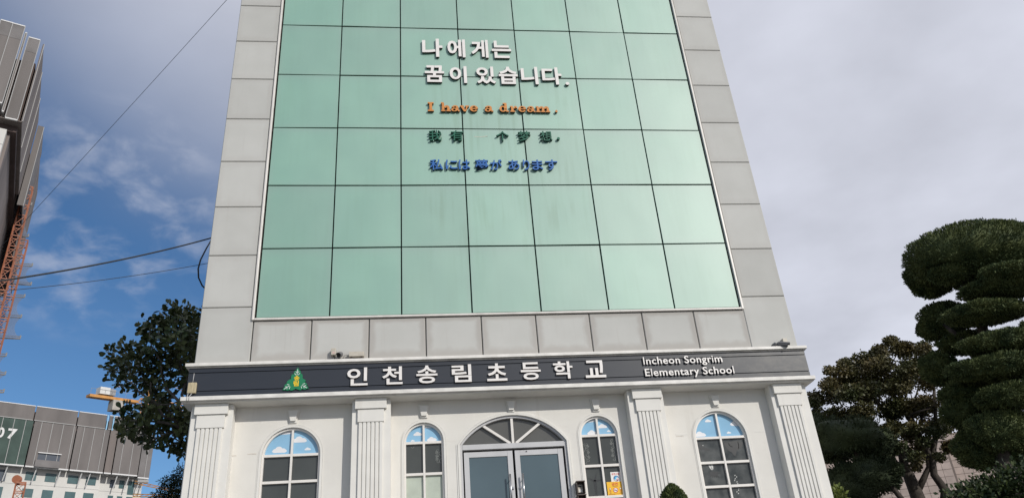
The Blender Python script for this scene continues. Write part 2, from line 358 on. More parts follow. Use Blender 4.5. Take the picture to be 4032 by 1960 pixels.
# faint trace where a character is missing from the green line
tr = MB(True); tr.prism([(3.175, 7.775), (3.26, 7.768), (3.33, 7.776), (3.385, 7.786), (3.40, 7.770), (3.33, 7.755), (3.24, 7.752), (3.18, 7.758)], .0035, .005)
build('glue_trace', tr, 'pane_frost', school)

# ledges and dark fascia boards
def lipped(x0, x1, yf, yb, zb, zt):
    mb = MB(True); mb.box(x0, x1, yf, yb, zb, zt); mb.box(x0 + .012, x1 - .012, yf + .035, yb, zb - .014, zb); return mb
build('ledge', lipped(-.817, 7.820, -.115, .27, 3.917, 3.961), 'ledge_white', school, label='upper white ledge above the dark fascia', bevel=.006)
build('ledge', lipped(-.822, 7.825, -.118, .27, 3.450, 3.504), 'ledge_white', school, label='lower white ledge below the dark fascia', bevel=.006)
for a, b_ in ((3.505, 3.582), (3.590, 3.832), (3.840, 3.900)):
    build('fascia_board', MB(True).box(-.772, 7.785, -.070, .0, a, b_), 'board', school, bevel=.004)
build('fascia_backing', MB(True).box(-.765, 7.778, -.06, .26, 3.5, 3.905), 'dark_gap', school)
build('soffit', MB(True).box(-.79, 7.795, -.075, .28, 3.432, 3.437), 'stucco_smooth', school)

# ground-floor wall with arched openings
def arch_pts(xc, hw, zs, rise, n=24):
    R_ = (hw * hw + rise * rise) / (2 * rise); cz = zs + rise - R_; a0 = math.asin(min(1, hw / R_))
    if rise > hw * .999: a0 = math.pi / 2
    return [(xc + R_ * math.sin(-a0 + 2 * a0 * i / n), cz + R_ * math.cos(-a0 + 2 * a0 * i / n)) for i in range(n + 1)]
WIN = [dict(xc=.566, hw=.372, zs=2.775, rise=.365, bars=(2.782, 2.441, 2.10), zb=1.78), dict(xc=2.282, hw=.262, zs=2.875, rise=.262, bars=(2.872, 2.458, 2.046), zb=1.70),
       dict(xc=3.482, hw=.725, zs=2.812, rise=.378, bars=(), zb=FZ), dict(xc=4.665, hw=.262, zs=2.870, rise=.262, bars=(2.869, 2.459, 2.047), zb=1.70),
       dict(xc=6.390, hw=.375, zs=2.770, rise=.365, bars=(2.767, 2.427, 2.104), zb=1.78)]
YW = .2; WT = 3.435
mb = MB(True); x = -.73
for q in WIN:
    a, b_ = q['xc'] - q['hw'], q['xc'] + q['hw']; A = arch_pts(q['xc'], q['hw'], q['zs'], q['rise'])
    mb.add([(x, YW, FZ), (a, YW, FZ), (a, YW, WT), (x, YW, WT)], [(0, 1, 2, 3)])
    for (p0, p1) in zip(A, A[1:]):
        mb.add([(p0[0], YW, p0[1]), (p1[0], YW, p1[1]), (p1[0], YW, WT), (p0[0], YW, WT)], [(0, 1, 2, 3)])
        mb.add([(p0[0], YW, p0[1]), (p1[0], YW, p1[1]), (p1[0], YW + .14, p1[1]), (p0[0], YW + .14, p0[1])], [(0, 1, 2, 3)])
    for xx in (a, b_): mb.add([(xx, YW, q['zb']), (xx, YW, q['zs']), (xx, YW + .14, q['zs']), (xx, YW + .14, q['zb'])], [(0, 1, 2, 3)])
    if q['zb'] > FZ: mb.add([(a, YW, FZ), (b_, YW, FZ), (b_, YW, q['zb']), (a, YW, q['zb']), (a, YW + .14, q['zb']), (b_, YW + .14, q['zb'])], [(0, 1, 2, 3), (3, 2, 5, 4)])
    x = b_
mb.add([(x, YW, FZ), (7.74, YW, FZ), (7.74, YW, WT), (x, YW, WT)], [(0, 1, 2, 3)])
build('ground_floor_wall', mb, 'stucco', school)
for x0, x1 in ((-.752, -.73), (7.74, 7.764)): build('side_wall', MB(True).box(x0, x1, .19, 7.5, FZ, 3.449), 'stucco', school)
build('interior_wall', MB(True).box(-.72, 7.73, .345, .36, FZ, 3.43), 'dark_gap', school)
# mended spots on the plaster
for (px, pz, ln, th) in ((-.16, 2.80, .07, .016), (.07, 2.812, .11, .018), (5.83, 2.822, .17, .022), (6.98, 2.815, .16, .02), (5.80, 2.80, .11, .012)):
    pl = []; n_ = 9
    for i in range(n_): pl.append((px - ln / 2 + ln * i / (n_ - 1), pz + th * .5 * random.uniform(.3, 1)))
    for i in range(n_): pl.append((px + ln / 2 - ln * i / (n_ - 1), pz - th * .5 * random.uniform(.3, 1)))
    build('plaster_patch', MB(True).prism(pl, YW - .0022, YW + .002), 'patch' if ln < .12 else 'stucco_smooth', school)

# rain streaks and grime under the ledge are part of the plaster's own colour
for nm in ('stucco', 'stucco_smooth', 'ledge_white'):
    t, new, ma, ss, mixc, noise = tools(M[nm]); b = t.nodes['Principled BSDF']; src = b.inputs['Base Color'].links[0].from_socket
    pos = new('ShaderNodeNewGeometry').outputs['Position']; sx = new('ShaderNodeSeparateXYZ'); t.links.new(pos, sx.inputs[0])
    st = ma('MULTIPLY', ss(noise(7, (1, 1, .06), 5, rough=.6), .52, .72), ss(noise(1.1), .42, .62)); hgt = ss(sx.outputs[2], 4.6, 6.4, .35, 1)
    f = ma('MULTIPLY', ma('MULTIPLY', st, hgt), .17); c = mixc(f, src, (.40, .36, .30))
    f2 = ma('MULTIPLY', ss(noise(2.3, (1, 1, 2.5), 5, rough=.7), .56, .74), .12); c = mixc(f2, c, (.50, .44, .37)); t.links.new(c, b.inputs['Base Color'])
# pilasters
PIL = [(-.700, -.178, -.606, -.286, -.655, -.236), (1.345, 1.850, 1.434, 1.752, 1.385, 1.797), (5.093, 5.598, 5.206, 5.516, 5.153, 5.571), (7.170, 7.712, 7.256, 7.572, 7.208, 7.628)]
rib_me = None
for (b0, b1, s0, s1, c0, c1) in PIL:
    pil = build('pilaster', MB(True).box(b0, b1, .03, .199, FZ, 3.431), 'stucco_smooth', school, bevel=.005)
    build('shaft', MB(True).box(s0, s1, .018, .0295, FZ + .15, 3.12), 'stucco_smooth', pil)
    build('capital', MB(True).box(c0, c1, -.026, .0295, 3.290, 3.430), 'stucco_smooth', pil, bevel=.004)
    build('capital', MB(True).box(c0 + .034, c1 - .034, -.006, .0295, 3.116, 3.289), 'stucco_smooth', pil, bevel=.004)
    build('base_block', MB(True).box(c0, c1, -.02, .0295, FZ, FZ + .149), 'stucco_smooth', pil, bevel=.004)
    wr = (s1 - s0 + .006) / 6
    for k in range(6):
        xx = s0 + wr * k
        if rib_me is None:
            o = build('rib', MB(True).box(xx + .002, xx + wr - .012, .002, .0175, FZ + .15, 3.115), 'stucco_smooth', pil, bevel=.005); rib_me = o.data
        else:
            o = link('rib', rib_me, U(xx + wr / 2 - .005, .00975, (FZ + .15 + 3.115) / 2), pil)
            bv = o.modifiers.new('bevel', 'BEVEL'); bv.width = .005; bv.segments = 2

# keystones
for (xc, w0, w1, zt, zb) in ((.566, .170, .092, 3.374, 3.192), (2.288, .163, .094, 3.375, 3.195), (3.480, .150, .090, 3.395, 3.230), (4.667, .150, .094, 3.369, 3.192), (6.398, .155, .092, 3.361, 3.185)):
    k = build('keystone', MB(True).prism([(xc - w0 / 2, zt), (xc - w1 / 2, zb), (xc + w1 / 2, zb), (xc + w0 / 2, zt)], .180, .1995), 'stucco_smooth', school, bevel=.004)
    a, b_ = w0 / 2 - .020, w1 / 2 - .012
    build('keystone_face', MB(True).prism([(xc - a, zt - .014), (xc - b_, zb + .022), (xc + b_, zb + .022), (xc + a, zt - .014)], .152, .1795), 'stucco_smooth', k, bevel=.004)

def arch_band(A, B, y0, y1, mb):
    """solid band between two polylines of equal length, x,z"""
    n = len(A); o = len(mb.v)
    mb.v += [(p[0], y0, p[1]) for p in A] + [(p[0], y0, p[1]) for p in B] + [(p[0], y1, p[1]) for p in A] + [(p[0], y1, p[1]) for p in B]
    for i in range(n - 1):
        for f in ((i, i + 1, n + i + 1, n + i), (2 * n + i, 3 * n + i, 3 * n + i + 1, 2 * n + i + 1), (i, 2 * n + i, 2 * n + i + 1, i + 1), (n + i, n + i + 1, 3 * n + i + 1, 3 * n + i)):
            mb.f.append(tuple(o + k for k in f)); mb.mi.append(0)
    for e in (0, n - 1): mb.f.append(tuple(o + k for k in (e, n + e, 3 * n + e, 2 * n + e))); mb.mi.append(0)
    return mb
def outline(q, d, zb=None):
    """opening outline offset outward by d: up the left jamb, over the arch, down the right"""
    hw = q['hw'] + d; A = arch_pts(q['xc'], hw, q['zs'], q['rise'] + d); zb = q['zb'] if zb is None else zb
    return [(q['xc'] - hw, zb)] + A + [(q['xc'] + hw, zb)]
def cloudpoly(cx_, cz_, w_, seed=0):
    P = []; lobes = [(-.30, .10, .20), (-.05, .24, .26), (.27, .10, .22)]; w2 = w_
    for i in range(25):
        a = math.pi * i / 24; dx, dz = math.cos(math.pi - a), math.sin(math.pi - a); best = .1
        for (lx, lz, lr) in lobes + [(-.42, .06, .13), (.42, .06, .13)]:
            # ray / circle
            bq = dx * lx + dz * lz; cq = lx * lx + lz * lz - lr * lr; dsc = bq * bq - cq
            if dsc > 0: best = max(best, bq + math.sqrt(dsc))
        P.append((cx_ + dx * best * w2, cz_ + dz * best * w2 * .82))
    P += [(cx_ + .40 * w2, cz_ - .07 * w2), (cx_ - .40 * w2, cz_ - .07 * w2)]
    return P
def clip_in(P, q, inset):
    R2 = []
    for (x, z) in P:
        dx, dz = x - q['xc'], z - q['zs']; r = math.hypot(dx, dz); lim = q['hw'] - inset
        if r > lim and dz > 0: dx, dz = dx * lim / r, dz * lim / r
        R2.append((q['xc'] + dx, q['zs'] + dz))
    return R2
YF = .222; YG = .262
wl = ['wide arched window left of the second pilaster', 'narrow arched window left of the door', None, 'narrow arched window with posters right of the door', 'wide arched window right of the third pilaster']
WOBJ = {}
for wi, q in enumerate(WIN):
    if wi == 2: continue
    f = MB(True); arch_band(outline(q, -.001), outline(q, -.026), YF, YG + .03, f)
    win = build('arched_window', f, 'window_frame', school, label=wl[wi]); WOBJ[wi] = win
    s_ = MB(True); arch_band(outline(q, .030), outline(q, .0), .190, .1995, s_); build('surround', s_, 'stucco_smooth', win)
    s_ = MB(True); arch_band(outline(q, .034), outline(q, .044), .195, .1995, s_); build('surround', s_, 'stucco_smooth', win)
    xc, hw = q['xc'], q['hw'] - .026; th = .013; b3 = list(q['bars']); zb = q['zb'] + .02
    build('mullion', MB(True).box(xc - .014, xc + .014, YF + .004, YG + .02, zb, q['zs'] + q['rise'] - .026), 'window_frame', win, bevel=.003)
    for zz_ in b3:
        for sx_ in (-1, 1):
            build('glazing_bar', MB(True).box(min(xc + sx_ * .0145, xc + sx_ * hw), max(xc + sx_ * .0145, xc + sx_ * hw), YF + .006, YG + .02, zz_ - .017, zz_ + .017), 'window_frame', win, bevel=.003)
    build('sill', MB(True).box(xc - hw - .03, xc + hw + .03, .17, YG + .04, q['zb'] - .04, q['zb'] + .02), 'window_frame', win)
    # arched panes with blue film
    A = arch_pts(xc, hw, q['zs'], q['rise'] - .026, 24)
    for sx_ in (-1, 1):
        P = [p for p in A if (p[0] - xc) * sx_ > .015 and p[1] > b3[0] + .018]
        P = ([(xc - hw + .001, b3[0] + .018)] + P + [(xc - .015, P[-1][1]), (xc - .015, b3[0] + .018)]) if sx_ < 0 else ([(xc + .015, b3[0] + .018), (xc + .015, P[0][1])] + P + [(xc + hw - .001, b3[0] + .018)])
        build('pane', MB(True).prism(P, YG, YG + .006), 'pane_blue', win, label='blue film pane under the arch')
    rows = b3 + [zb]
    for r in range(len(rows) - 1):
        for sx_ in (-1, 1):
            mt = 'pane_frost' if (wi == 1 and r >= 1) else 'pane_tree_reflection' if wi == 4 else 'pane_dark'
            x0, x1 = sorted((xc + sx_ * .015, xc + sx_ * hw)); pn = build('pane', MB(True).box(x0, x1, YG, YG + .006, rows[r + 1] + .018, rows[r] - .018), mt, win)
            pn.rotation_euler = (random.uniform(-.004, .004), 0, random.uniform(-.004, .004))
CL = {0: [(.405, 2.795 + .045, .17), (.655, 2.965, .17), (.765, 2.852, .075), (.46, 3.085, .19)],
      1: [(2.205, 2.985, .11), (2.135, 2.905, .05), (2.39, 2.905, .12), (2.345, 3.085, .12)],
      3: [(4.59, 2.90, .13), (4.745, 2.985, .12), (4.825, 2.925, .05), (4.59, 3.08, .14)],
      4: [(6.12, 2.81, .15), (6.27, 3.005, .085), (6.54, 2.83, .06), (6.66, 2.945, .14)]}
for wi, lst in CL.items():
    for (a, b_, ww) in lst:
        P = clip_in(cloudpoly(a, b_, ww), WIN[wi], .032); xc = WIN[wi]['xc']
        sgn = -1 if a < xc else 1; P = [(min(p[0], xc - .016) if sgn < 0 else max(p[0], xc + .016), p[1]) for p in P]
        build('cloud_sticker', MB(True).prism(P, YG - .0016, YG - .0004), 'cloud_film', WOBJ[wi])
def ribbon(pts, wd, y0, y1, mb, n=None):
    A, B_ = [], []
    for i, p in enumerate(pts):
        a = pts[max(i - 1, 0)]; b2 = pts[min(i + 1, len(pts) - 1)]; dx, dz = b2[0] - a[0], b2[1] - a[1]; l = math.hypot(dx, dz) or 1
        A.append((p[0] - dz / l * wd / 2, p[1] + dx / l * wd / 2)); B_.append((p[0] + dz / l * wd / 2, p[1] - dx / l * wd / 2))
    return arch_band(A, B_, y0, y1, mb)
def curl(cx_, cz_, r, a0, turns, n=14): return [(cx_ + r * (1 - .75 * i / n) * math.cos(a0 + turns * 2 * math.pi * i / n), cz_ + r * (1 - .75 * i / n) * math.sin(a0 + turns * 2 * math.pi * i / n)) for i in range(n + 1)]
def scroll(xs_, z0, z1, flip, win):
    mb = MB(True); n_ = 20; path = [(xs_ + flip * .022 * math.sin(5.5 * i / n_ * 2), z0 + (z1 - z0) * i / n_) for i in range(n_ + 1)]
    ribbon(path, .005, YG - .0016, YG - .0006, mb)
    for k, tt in enumerate((.12, .38, .62, .88)):
        z = z0 + (z1 - z0) * tt; ribbon(curl(xs_ + flip * .038, z, .024, 2.6 if flip > 0 else .5, .9 * (1 if k % 2 else -1)), .005, YG - .0026, YG - .0018, mb)
    for tt in (.28, .5, .78):
        z = z0 + (z1 - z0) * tt; c0 = xs_ + flip * .05
        for a in (0, 1.25, 2.5, 3.75, 5.0): mb.prism([(c0, z), (c0 + .018 * math.cos(a - .4), z + .018 * math.sin(a - .4)), (c0 + .022 * math.cos(a), z + .022 * math.sin(a)), (c0 + .018 * math.cos(a + .4), z + .018 * math.sin(a + .4))], YG - .0036, YG - .003)
    build('vine_sticker', mb, 'scroll_film', win)
scroll(4.452, 2.50, 2.80, 1, WOBJ[3]); scroll(4.885, 2.50, 2.83, -1, WOBJ[3]); scroll(2.500, 2.60, 2.78, -1, WOBJ[1])
mb = MB(True); ribbon(curl(2.14, 2.835, .03, 3.3, .45), .005, YG - .0016, YG - .0006, mb); build('vine_sticker', mb, 'scroll_film', WOBJ[1])
# dark three-bladed windmill silhouette in the lower left pane
mb = MB(True); hx, hz = 4.545, 2.262
for a, l in ((math.radians(72), .12), (math.radians(150), .11), (math.radians(8), .115)):
    d = (math.cos(a), math.sin(a)); nrm = (-d[1], d[0]); mb.prism([(hx + nrm[0] * .016, hz + nrm[1] * .016), (hx - nrm[0] * .016, hz - nrm[1] * .016), (hx + d[0] * l, hz + d[1] * l)], YG - .0016, YG - .0006)
mb.prism([(hx - .018, hz), (hx + .004, hz), (hx + .002, hz - .19), (hx - .004, hz - .19)], YG - .0026, YG - .0017); mb.prism([(hx + .012, hz), (hx + .022, hz), (hx + .012, hz - .19), (hx + .007, hz - .19)], YG - .0026, YG - .0017)
build('windmill_sticker', mb, 'dark_film', WOBJ[3])
# leaf and petal cut-outs on the right-hand window
mb = MB(True)
for a in (2.05, 1.5):
    cxp, czp = 6.20, 2.33; d = (math.cos(a), math.sin(a)); nn_ = (-d[1], d[0]); P = []
    for i in range(13):
        t_ = 2 * math.pi * i / 13; P.append((cxp + d[0] * (.045 + .04 * math.cos(t_)) + nn_[0] * .014 * math.sin(t_), czp + d[1] * (.045 + .04 * math.cos(t_)) + nn_[1] * .014 * math.sin(t_)))
    mb.prism(P, YG - .0016, YG - .0006)
build('petal_sticker', mb, 'white_film', WOBJ[4])
mb = MB(True)
for k in range(9):
    a = 3.3 + k * .35; d = (math.cos(a), math.sin(a)); l = random.uniform(.07, .13); nn_ = (-d[1], d[0]); cxp, czp = 6.21, 2.31
    mb.prism([(cxp, czp), (cxp + d[0] * l * .5 + nn_[0] * .012, czp + d[1] * l * .5 + nn_[1] * .012), (cxp + d[0] * l, czp + d[1] * l), (cxp + d[0] * l * .5 - nn_[0] * .012, czp + d[1] * l * .5 - nn_[1] * .012)], YG - .0016 - k * .0004, YG - .0013 - k * .0004)
build('leaf_and_reflection_film', mb, 'dark_film', WOBJ[4])
mb = MB(True)
ribbon([(6.50, 2.69), (6.515, 2.66), (6.53, 2.645), (6.55, 2.635)], .007, YG - .0016, YG - .0006, mb); ribbon([(6.64, 2.70), (6.645, 2.67), (6.64, 2.63), (6.63, 2.61)], .008, YG - .0016, YG - .0006, mb)
for k in range(12):
    z = 2.24 - k * .022; xk = 6.50 + .02 * math.sin(k * 1.7); mb.prism([(xk - .008, z), (xk + .010, z + .006), (xk + .004, z + .02)], YG - .0016, YG - .0006)
mb.prism([(6.130 + .007 * math.cos(i), 2.675 + .007 * math.sin(i)) for i in range(6)], YG - .0016, YG - .0006)
build('streamer_sticker', mb, 'white_film', WOBJ[4])
# dark film shapes imitating tree reflections on the same panes
mb = MB(True)
mb.prism([(6.04, 2.715), (6.09, 2.725), (6.12, 2.66), (6.20, 2.625), (6.23, 2.60), (6.19, 2.60), (6.10, 2.62), (6.09, 2.60), (6.07, 2.66)], YG - .0016, YG - .0006)
mb.prism([(6.43, 2.70), (6.60, 2.72), (6.72, 2.70), (6.68, 2.62), (6.60, 2.58), (6.56, 2.50), (6.52, 2.56), (6.46, 2.60)], YG - .0016, YG - .0006)
build('leaf_and_reflection_film', mb, 'dark_film', WOBJ[4])

# entrance: arched fanlight and a pair of glazed doors
q = WIN[2]
s_ = MB(True); arch_band(outline(q, .028), outline(q, .0), .184, .1995, s_)
ent = build('entrance', s_, 'stucco_smooth', school, label='arched door surround between the two narrow windows')
s_ = MB(True); arch_band(outline(q, .048), outline(q, .032), .192, .1995, s_); build('surround', s_, 'stucco_smooth', ent)
s_ = MB(True); arch_band(outline(q, -.001), outline(q, -.032), .215, .30, s_); build('door_frame', s_, 'steel_frame', ent)
build('transom', MB(True).box(2.790, 4.174, .211, .30, 2.742, 2.812), 'steel_frame', ent, bevel=.005)
fx, fz = 3.482, 2.815; Y0f, Y1f = .225, .265
A = arch_pts(fx, .694, 2.812, .346, 40)
rays = [((3.442, 2.814), (3.086, 3.066)), ((3.481, 2.814), (3.481, 3.156)), ((3.521, 2.814), (3.860, 3.068))]
for a, b_ in rays:
    dx, dz = b_[0] - a[0], b_[1] - a[1]; l = math.hypot(dx, dz); nx, nz = -dz / l * .0165, dx / l * .0165
    build('glazing_bar', MB(True).prism([(a[0] + nx, a[1] + nz), (a[0] - nx, a[1] - nz), (b_[0] - nx, b_[1] - nz), (b_[0] + nx, b_[1] + nz)], Y0f, Y1f + .01), 'window_frame', ent)
lims = [2.7, 3.083, 3.481, 3.863, 4.3]; feet = [3.44, 3.46, 3.481, 3.50, 3.52]
for k in range(4):
    P = [p for p in A if lims[k] < p[0] < lims[k + 1]]
    if k == 0: P = [(3.45, 2.813)] + [(2.79, 2.813)] + P + [(3.086, 3.05)]
    elif k == 3: P = [(3.863, 3.05)] + P + [(4.174, 2.813), (3.51, 2.813)]
    else: P = [(feet[k], 2.815)] + P + ([(3.481, 3.15), (3.481, 2.815)] if k == 1 else [(3.512, 2.815)])
    if k == 2: P = [(3.482, 2.815), (3.482, 3.15)] + [p for p in A if 3.485 < p[0] < 3.86] + [(3.520, 2.815)]
    build('pane', MB(True).prism(P, .27 + .0005 * k, .276 + .0005 * k), 'pane_fan', ent)
build('door_gap', MB(True).box(2.79, 4.175, .29, .30, FZ, 2.742), 'dark_gap', ent)
for (d0, d1, hxx, lx) in ((2.808, 3.462, 3.402, 3.436), (3.492, 4.148, 3.572, 3.536)):
    mb = MB(True); y0, y1 = .232, .262; zt = 2.716; gx0, gx1 = d0 + .068, d1 - .070; gzt = 2.645
    mb.box(d0, gx0, y0, y1, FZ + .01, zt); mb.box(gx1, d1, y0, y1, FZ + .01, zt); mb.box(gx0, gx1, y0 + .002, y1, gzt, zt); mb.box(gx0, gx1, y0 + .002, y1, FZ + .01, FZ + .14)
    dr = build('door', mb, 'steel_frame', school, label='left leaf of the glazed entrance door' if d0 < 3 else 'right leaf of the glazed entrance door', bevel=.004)
    build('pane', MB(True).box(gx0, gx1, y0 + .014, y1 - .008, FZ + .14, gzt), 'pane_door', dr)
    hb = MB(True); hb.tube([(hxx, .17, 1.95), (hxx, .17, 2.392)], .0115, 10); hb.bar((hxx, .17, 2.02), (hxx, .232, 2.02), .006, n=6); hb.bar((hxx, .17, 2.32), (hxx, .232, 2.32), .006, n=6)
    build('handle', hb, 'steel', dr, smooth=True)
    build('lock', MB(True).box(lx - .015, lx + .015, .212, .232, 2.207, 2.235), 'steel', dr, bevel=.003)
mb = MB(True); mb.tube([(3.652, .224, 2.695), (3.652, .232, 2.695)], .008, 10); build('door_stud', mb, 'dark_gap', school)

# ================================================================ lettering
def sign(name_label, chars, y0, y1, ms, off, zs_default=None, cat='sign', loc=None, font=None):
    x0 = chars[0][1]; z0 = min(c[3] for c in chars)
    t_ = thing('lettering', name_label, cat, U((chars[0][1] + chars[-1][2]) / 2, y1, z0), 'raised letterings on the green glass' if z0 > 5 else 'raised letterings on the dark fascia')
    for (ch, a, b_, za, zb) in chars:
        if za > 5: za, zb = za + .014, zb + .014
        glyph(ch, a, b_, za, zb, y0, y1, ms, t_, off=off, label='raised letter ' + ch if ch not in '.' else 'raised full stop', font=font)
    return t_
YA, YB = -.036, -.003
WS = ['letter_white', 'letter_side']
sign('white raised Korean letters reading 나에게는, top line on the green glass', [('나', 2.370, 2.718, 9.405, 9.818), ('에', 2.803, 3.110, 9.405, 9.812), ('게', 3.212, 3.508, 9.405, 9.812), ('는', 3.570, 3.908, 9.405, 9.800)], YA, YB, WS, .026)
sign('white raised Korean letters reading 꿈이 있습니다., second line on the green glass', [('꿈', 2.405, 2.730, 8.850, 9.212), ('이', 2.822, 3.112, 8.835, 9.205), ('있', 3.275, 3.602, 8.832, 9.205), ('습', 3.655, 3.980, 8.828, 9.208), ('니', 4.040, 4.330, 8.830, 9.215), ('다', 4.402, 4.742, 8.830, 9.212), ('.', 4.795, 4.862, 8.825, 8.890)], YA, YB, WS, .026)

def slab(ch):
    """heavy wide slab-serif letters as polygons in a unit box; returns (width, [polygons])"""
    R_ = lambda a, b_, c_, d_: [(a, c_), (b_, c_), (b_, d_), (a, d_)]
    def ring(cx_, cz_, rx, rz, tx, tz, a0, a1, n=14):
        o = [(cx_ + rx * math.cos(a0 + (a1 - a0) * i / n), cz_ + rz * math.sin(a0 + (a1 - a0) * i / n)) for i in range(n + 1)]
        i_ = [(cx_ + (rx - tx) * math.cos(a1 - (a1 - a0) * i / n), cz_ + (rz - tz) * math.sin(a1 - (a1 - a0) * i / n)) for i in range(n + 1)]
        return [[o[k], o[k + 1], i_[n - k - 1], i_[n - k]] for k in range(n)]
    x = .66; P = math.pi
    if ch == 'I': return .62, [R_(0, .62, 0, .15), R_(0, .62, .85, 1), R_(.17, .45, .15, .85)]
    if ch == 'h': return 1.0, [R_(0, .46, 0, .13), R_(.54, 1, 0, .13), R_(0, .30, .87, 1), R_(.09, .34, .13, .87), R_(.64, .89, .13, .40)] + ring(.60, .38, .29, .28, .25, .15, 0, P)
    if ch == 'm': return 1.5, [R_(0, .46, 0, .13), R_(.53, .97, 0, .13), R_(1.04, 1.5, 0, .13), R_(0, .30, x - .13, x), R_(.09, .34, .13, x - .13), R_(.63, .87, .13, .40), R_(1.14, 1.39, .13, .40)] + ring(.59, .38, .28, .28, .24, .15, 0, P) + ring(1.11, .38, .28, .28, .25, .15, 0, P)
    if ch == 'r': return .78, [R_(0, .52, 0, .13), R_(0, .30, x - .13, x), R_(.11, .37, .13, x - .13), R_(.60, .78, .40, .56)] + ring(.58, .38, .20, .29, .14, .15, .2, P)
    if ch == 'a': return .90, [R_(.52, .76, .10, .44), R_(.70, .90, 0, .13), R_(.05, .22, .42, .54)] + ring(.42, .42, .34, .25, .22, .12, 0, P) + ring(.33, .19, .33, .20, .19, .10, 0, 2 * P, 18)
    if ch == 'e': return .86, [R_(.12, .80, .28, .38)] + ring(.43, .33, .43, .34, .24, .11, 0, 1.82 * P, 22)
    if ch == 'v': return .96, [R_(0, .42, x - .13, x), R_(.56, .96, x - .13, x), [(.10, x - .13), (.36, x - .13), (.62, 0), (.40, 0)], [(.68, x - .13), (.84, x - .13), (.62, 0), (.50, 0)]]
    if ch == 'd': return 1.0, [R_(.40, .80, .87, 1), R_(.56, .81, .06, .87), R_(.72, 1, 0, .13)] + ring(.38, .33, .38, .34, .24, .12, 0, 2 * P, 20)
    if ch == '.': return .27, ring(.135, .12, .135, .13, .135, .13, 0, 2 * P, 10)
orange = thing('lettering', 'orange slab-serif words I have a dream. on the green glass', 'sign', U(3.5, YB, 8.23), 'raised letterings on the green glass')
words = [('I', 2.440), ('h', 2.657), ('a', 2.822), ('v', 2.966), ('e', 3.130), ('a', 3.376), ('d', 3.620), ('r', 3.800), ('e', 3.935), ('a', 4.082), ('m', 4.235), ('.', 4.555)]
kx = .158; kz = .185
for ch, x0 in words:
    wv, polys = slab(ch); mb = MB(True)
    for j, P in enumerate(polys):
        mb.prism([(x0 + p[0] * kx, 8.248 + p[1] * kz) for p in P], YA - .0002 * (j % 7), YB, 0, 1)
    build('letter', mb, ['letter_orange', 'letter_side'], orange, label='raised letter ' + ch if ch != '.' else 'raised full stop')
sign('dark green raised Chinese letters with one missing, on the green glass', [('我', 2.445, 2.650, 7.640, 7.845), ('有', 2.795, 3.000, 7.640, 7.845), ('个', 3.535, 3.738, 7.640, 7.830), ('梦', 3.890, 4.098, 7.635, 7.840), ('想', 4.255, 4.452, 7.645, 7.840), ('.', 4.528, 4.578, 7.668, 7.715)], YA - .006, YB, ['letter_green', 'letter_green_side'], .006)
jp = [('私', 2.450, 2.655, 7.075, 7.275), ('に', 2.697, 2.885, 7.085, 7.265), ('は', 2.902, 3.085, 7.08, 7.268), ('夢', 3.168, 3.372, 7.07, 7.275), ('が', 3.405, 3.590, 7.075, 7.275), ('あ', 3.690, 3.872, 7.075, 7.268), ('り', 3.925, 4.035, 7.07, 7.268), ('ま', 4.075, 4.250, 7.075, 7.270), ('す', 4.290, 4.488, 7.07, 7.272)]
sign('blue raised Japanese letters, lowest line on the green glass', jp, YA, YB, ['letter_blue', 'letter_blue_side'], .012)
# name of the school on the dark fascia
YS0, YS1 = -.098, -.076
ks = [('인', 1.277, 1.548), ('천', 1.740, 2.010), ('송', 2.195, 2.478), ('림', 2.672, 2.938), ('초', 3.150, 3.425), ('등', 3.617, 3.893), ('학', 4.072, 4.342), ('교', 4.515, 4.803)]
sign('white Korean school name 인천송림초등학교 raised on the dark fascia', [(c_, a, b_, 3.585, 3.835) for c_, a, b_ in ks], YS0, YS1, ['letter_white', 'letter_rim'], .018)
SANS = None
def line_en(text, x0, x1, zb, xh):
    """lay a whole line out with the font's own spacing, then split it in letters"""
    def info(s_):
        cu = bpy.data.curves.new('g', 'FONT'); cu.body = s_
        if SANS: cu.font = SANS
        to = bpy.data.objects.new('g', cu); C.objects.link(to); bpy.context.view_layer.update()
        me = bpy.data.meshes.new_from_object(to.evaluated_get(bpy.context.evaluated_depsgraph_get())); C.objects.unlink(to); bpy.data.objects.remove(to)
        a = np.zeros(len(me.vertices) * 3); me.vertices.foreach_get('co', a); a = a.reshape(-1, 3); return a[:, 0].min(), a[:, 0].max(), a[:, 1].min(), a[:, 1].max()
    out = []
    tot = info(text); w_ = tot[1] - tot[0]
    for i, ch in enumerate(text):
        if ch == ' ': continue
        lo = info(text[:i + 1])[1]; own = info(ch); a = lo - (own[1] - own[0])
        out.append((ch, x0 + (a - tot[0]) / w_ * (x1 - x0), x0 + (lo - tot[0]) / w_ * (x1 - x0), zb + own[2] * xh, zb + own[3] * xh))
    return out
sign('white rounded English words Incheon Songrim, upper line on the fascia', line_en('Incheon Songrim', 5.360, 6.515, 3.752, .160), -.098, -.080, ['letter_white', 'letter_side'], .016, font=SANS)
sign('white rounded English words Elementary School, lower line on the fascia', line_en('Elementary School', 5.360, 6.655, 3.580, .160), -.098, -.080, ['letter_white', 'letter_side'], .016, font=SANS)
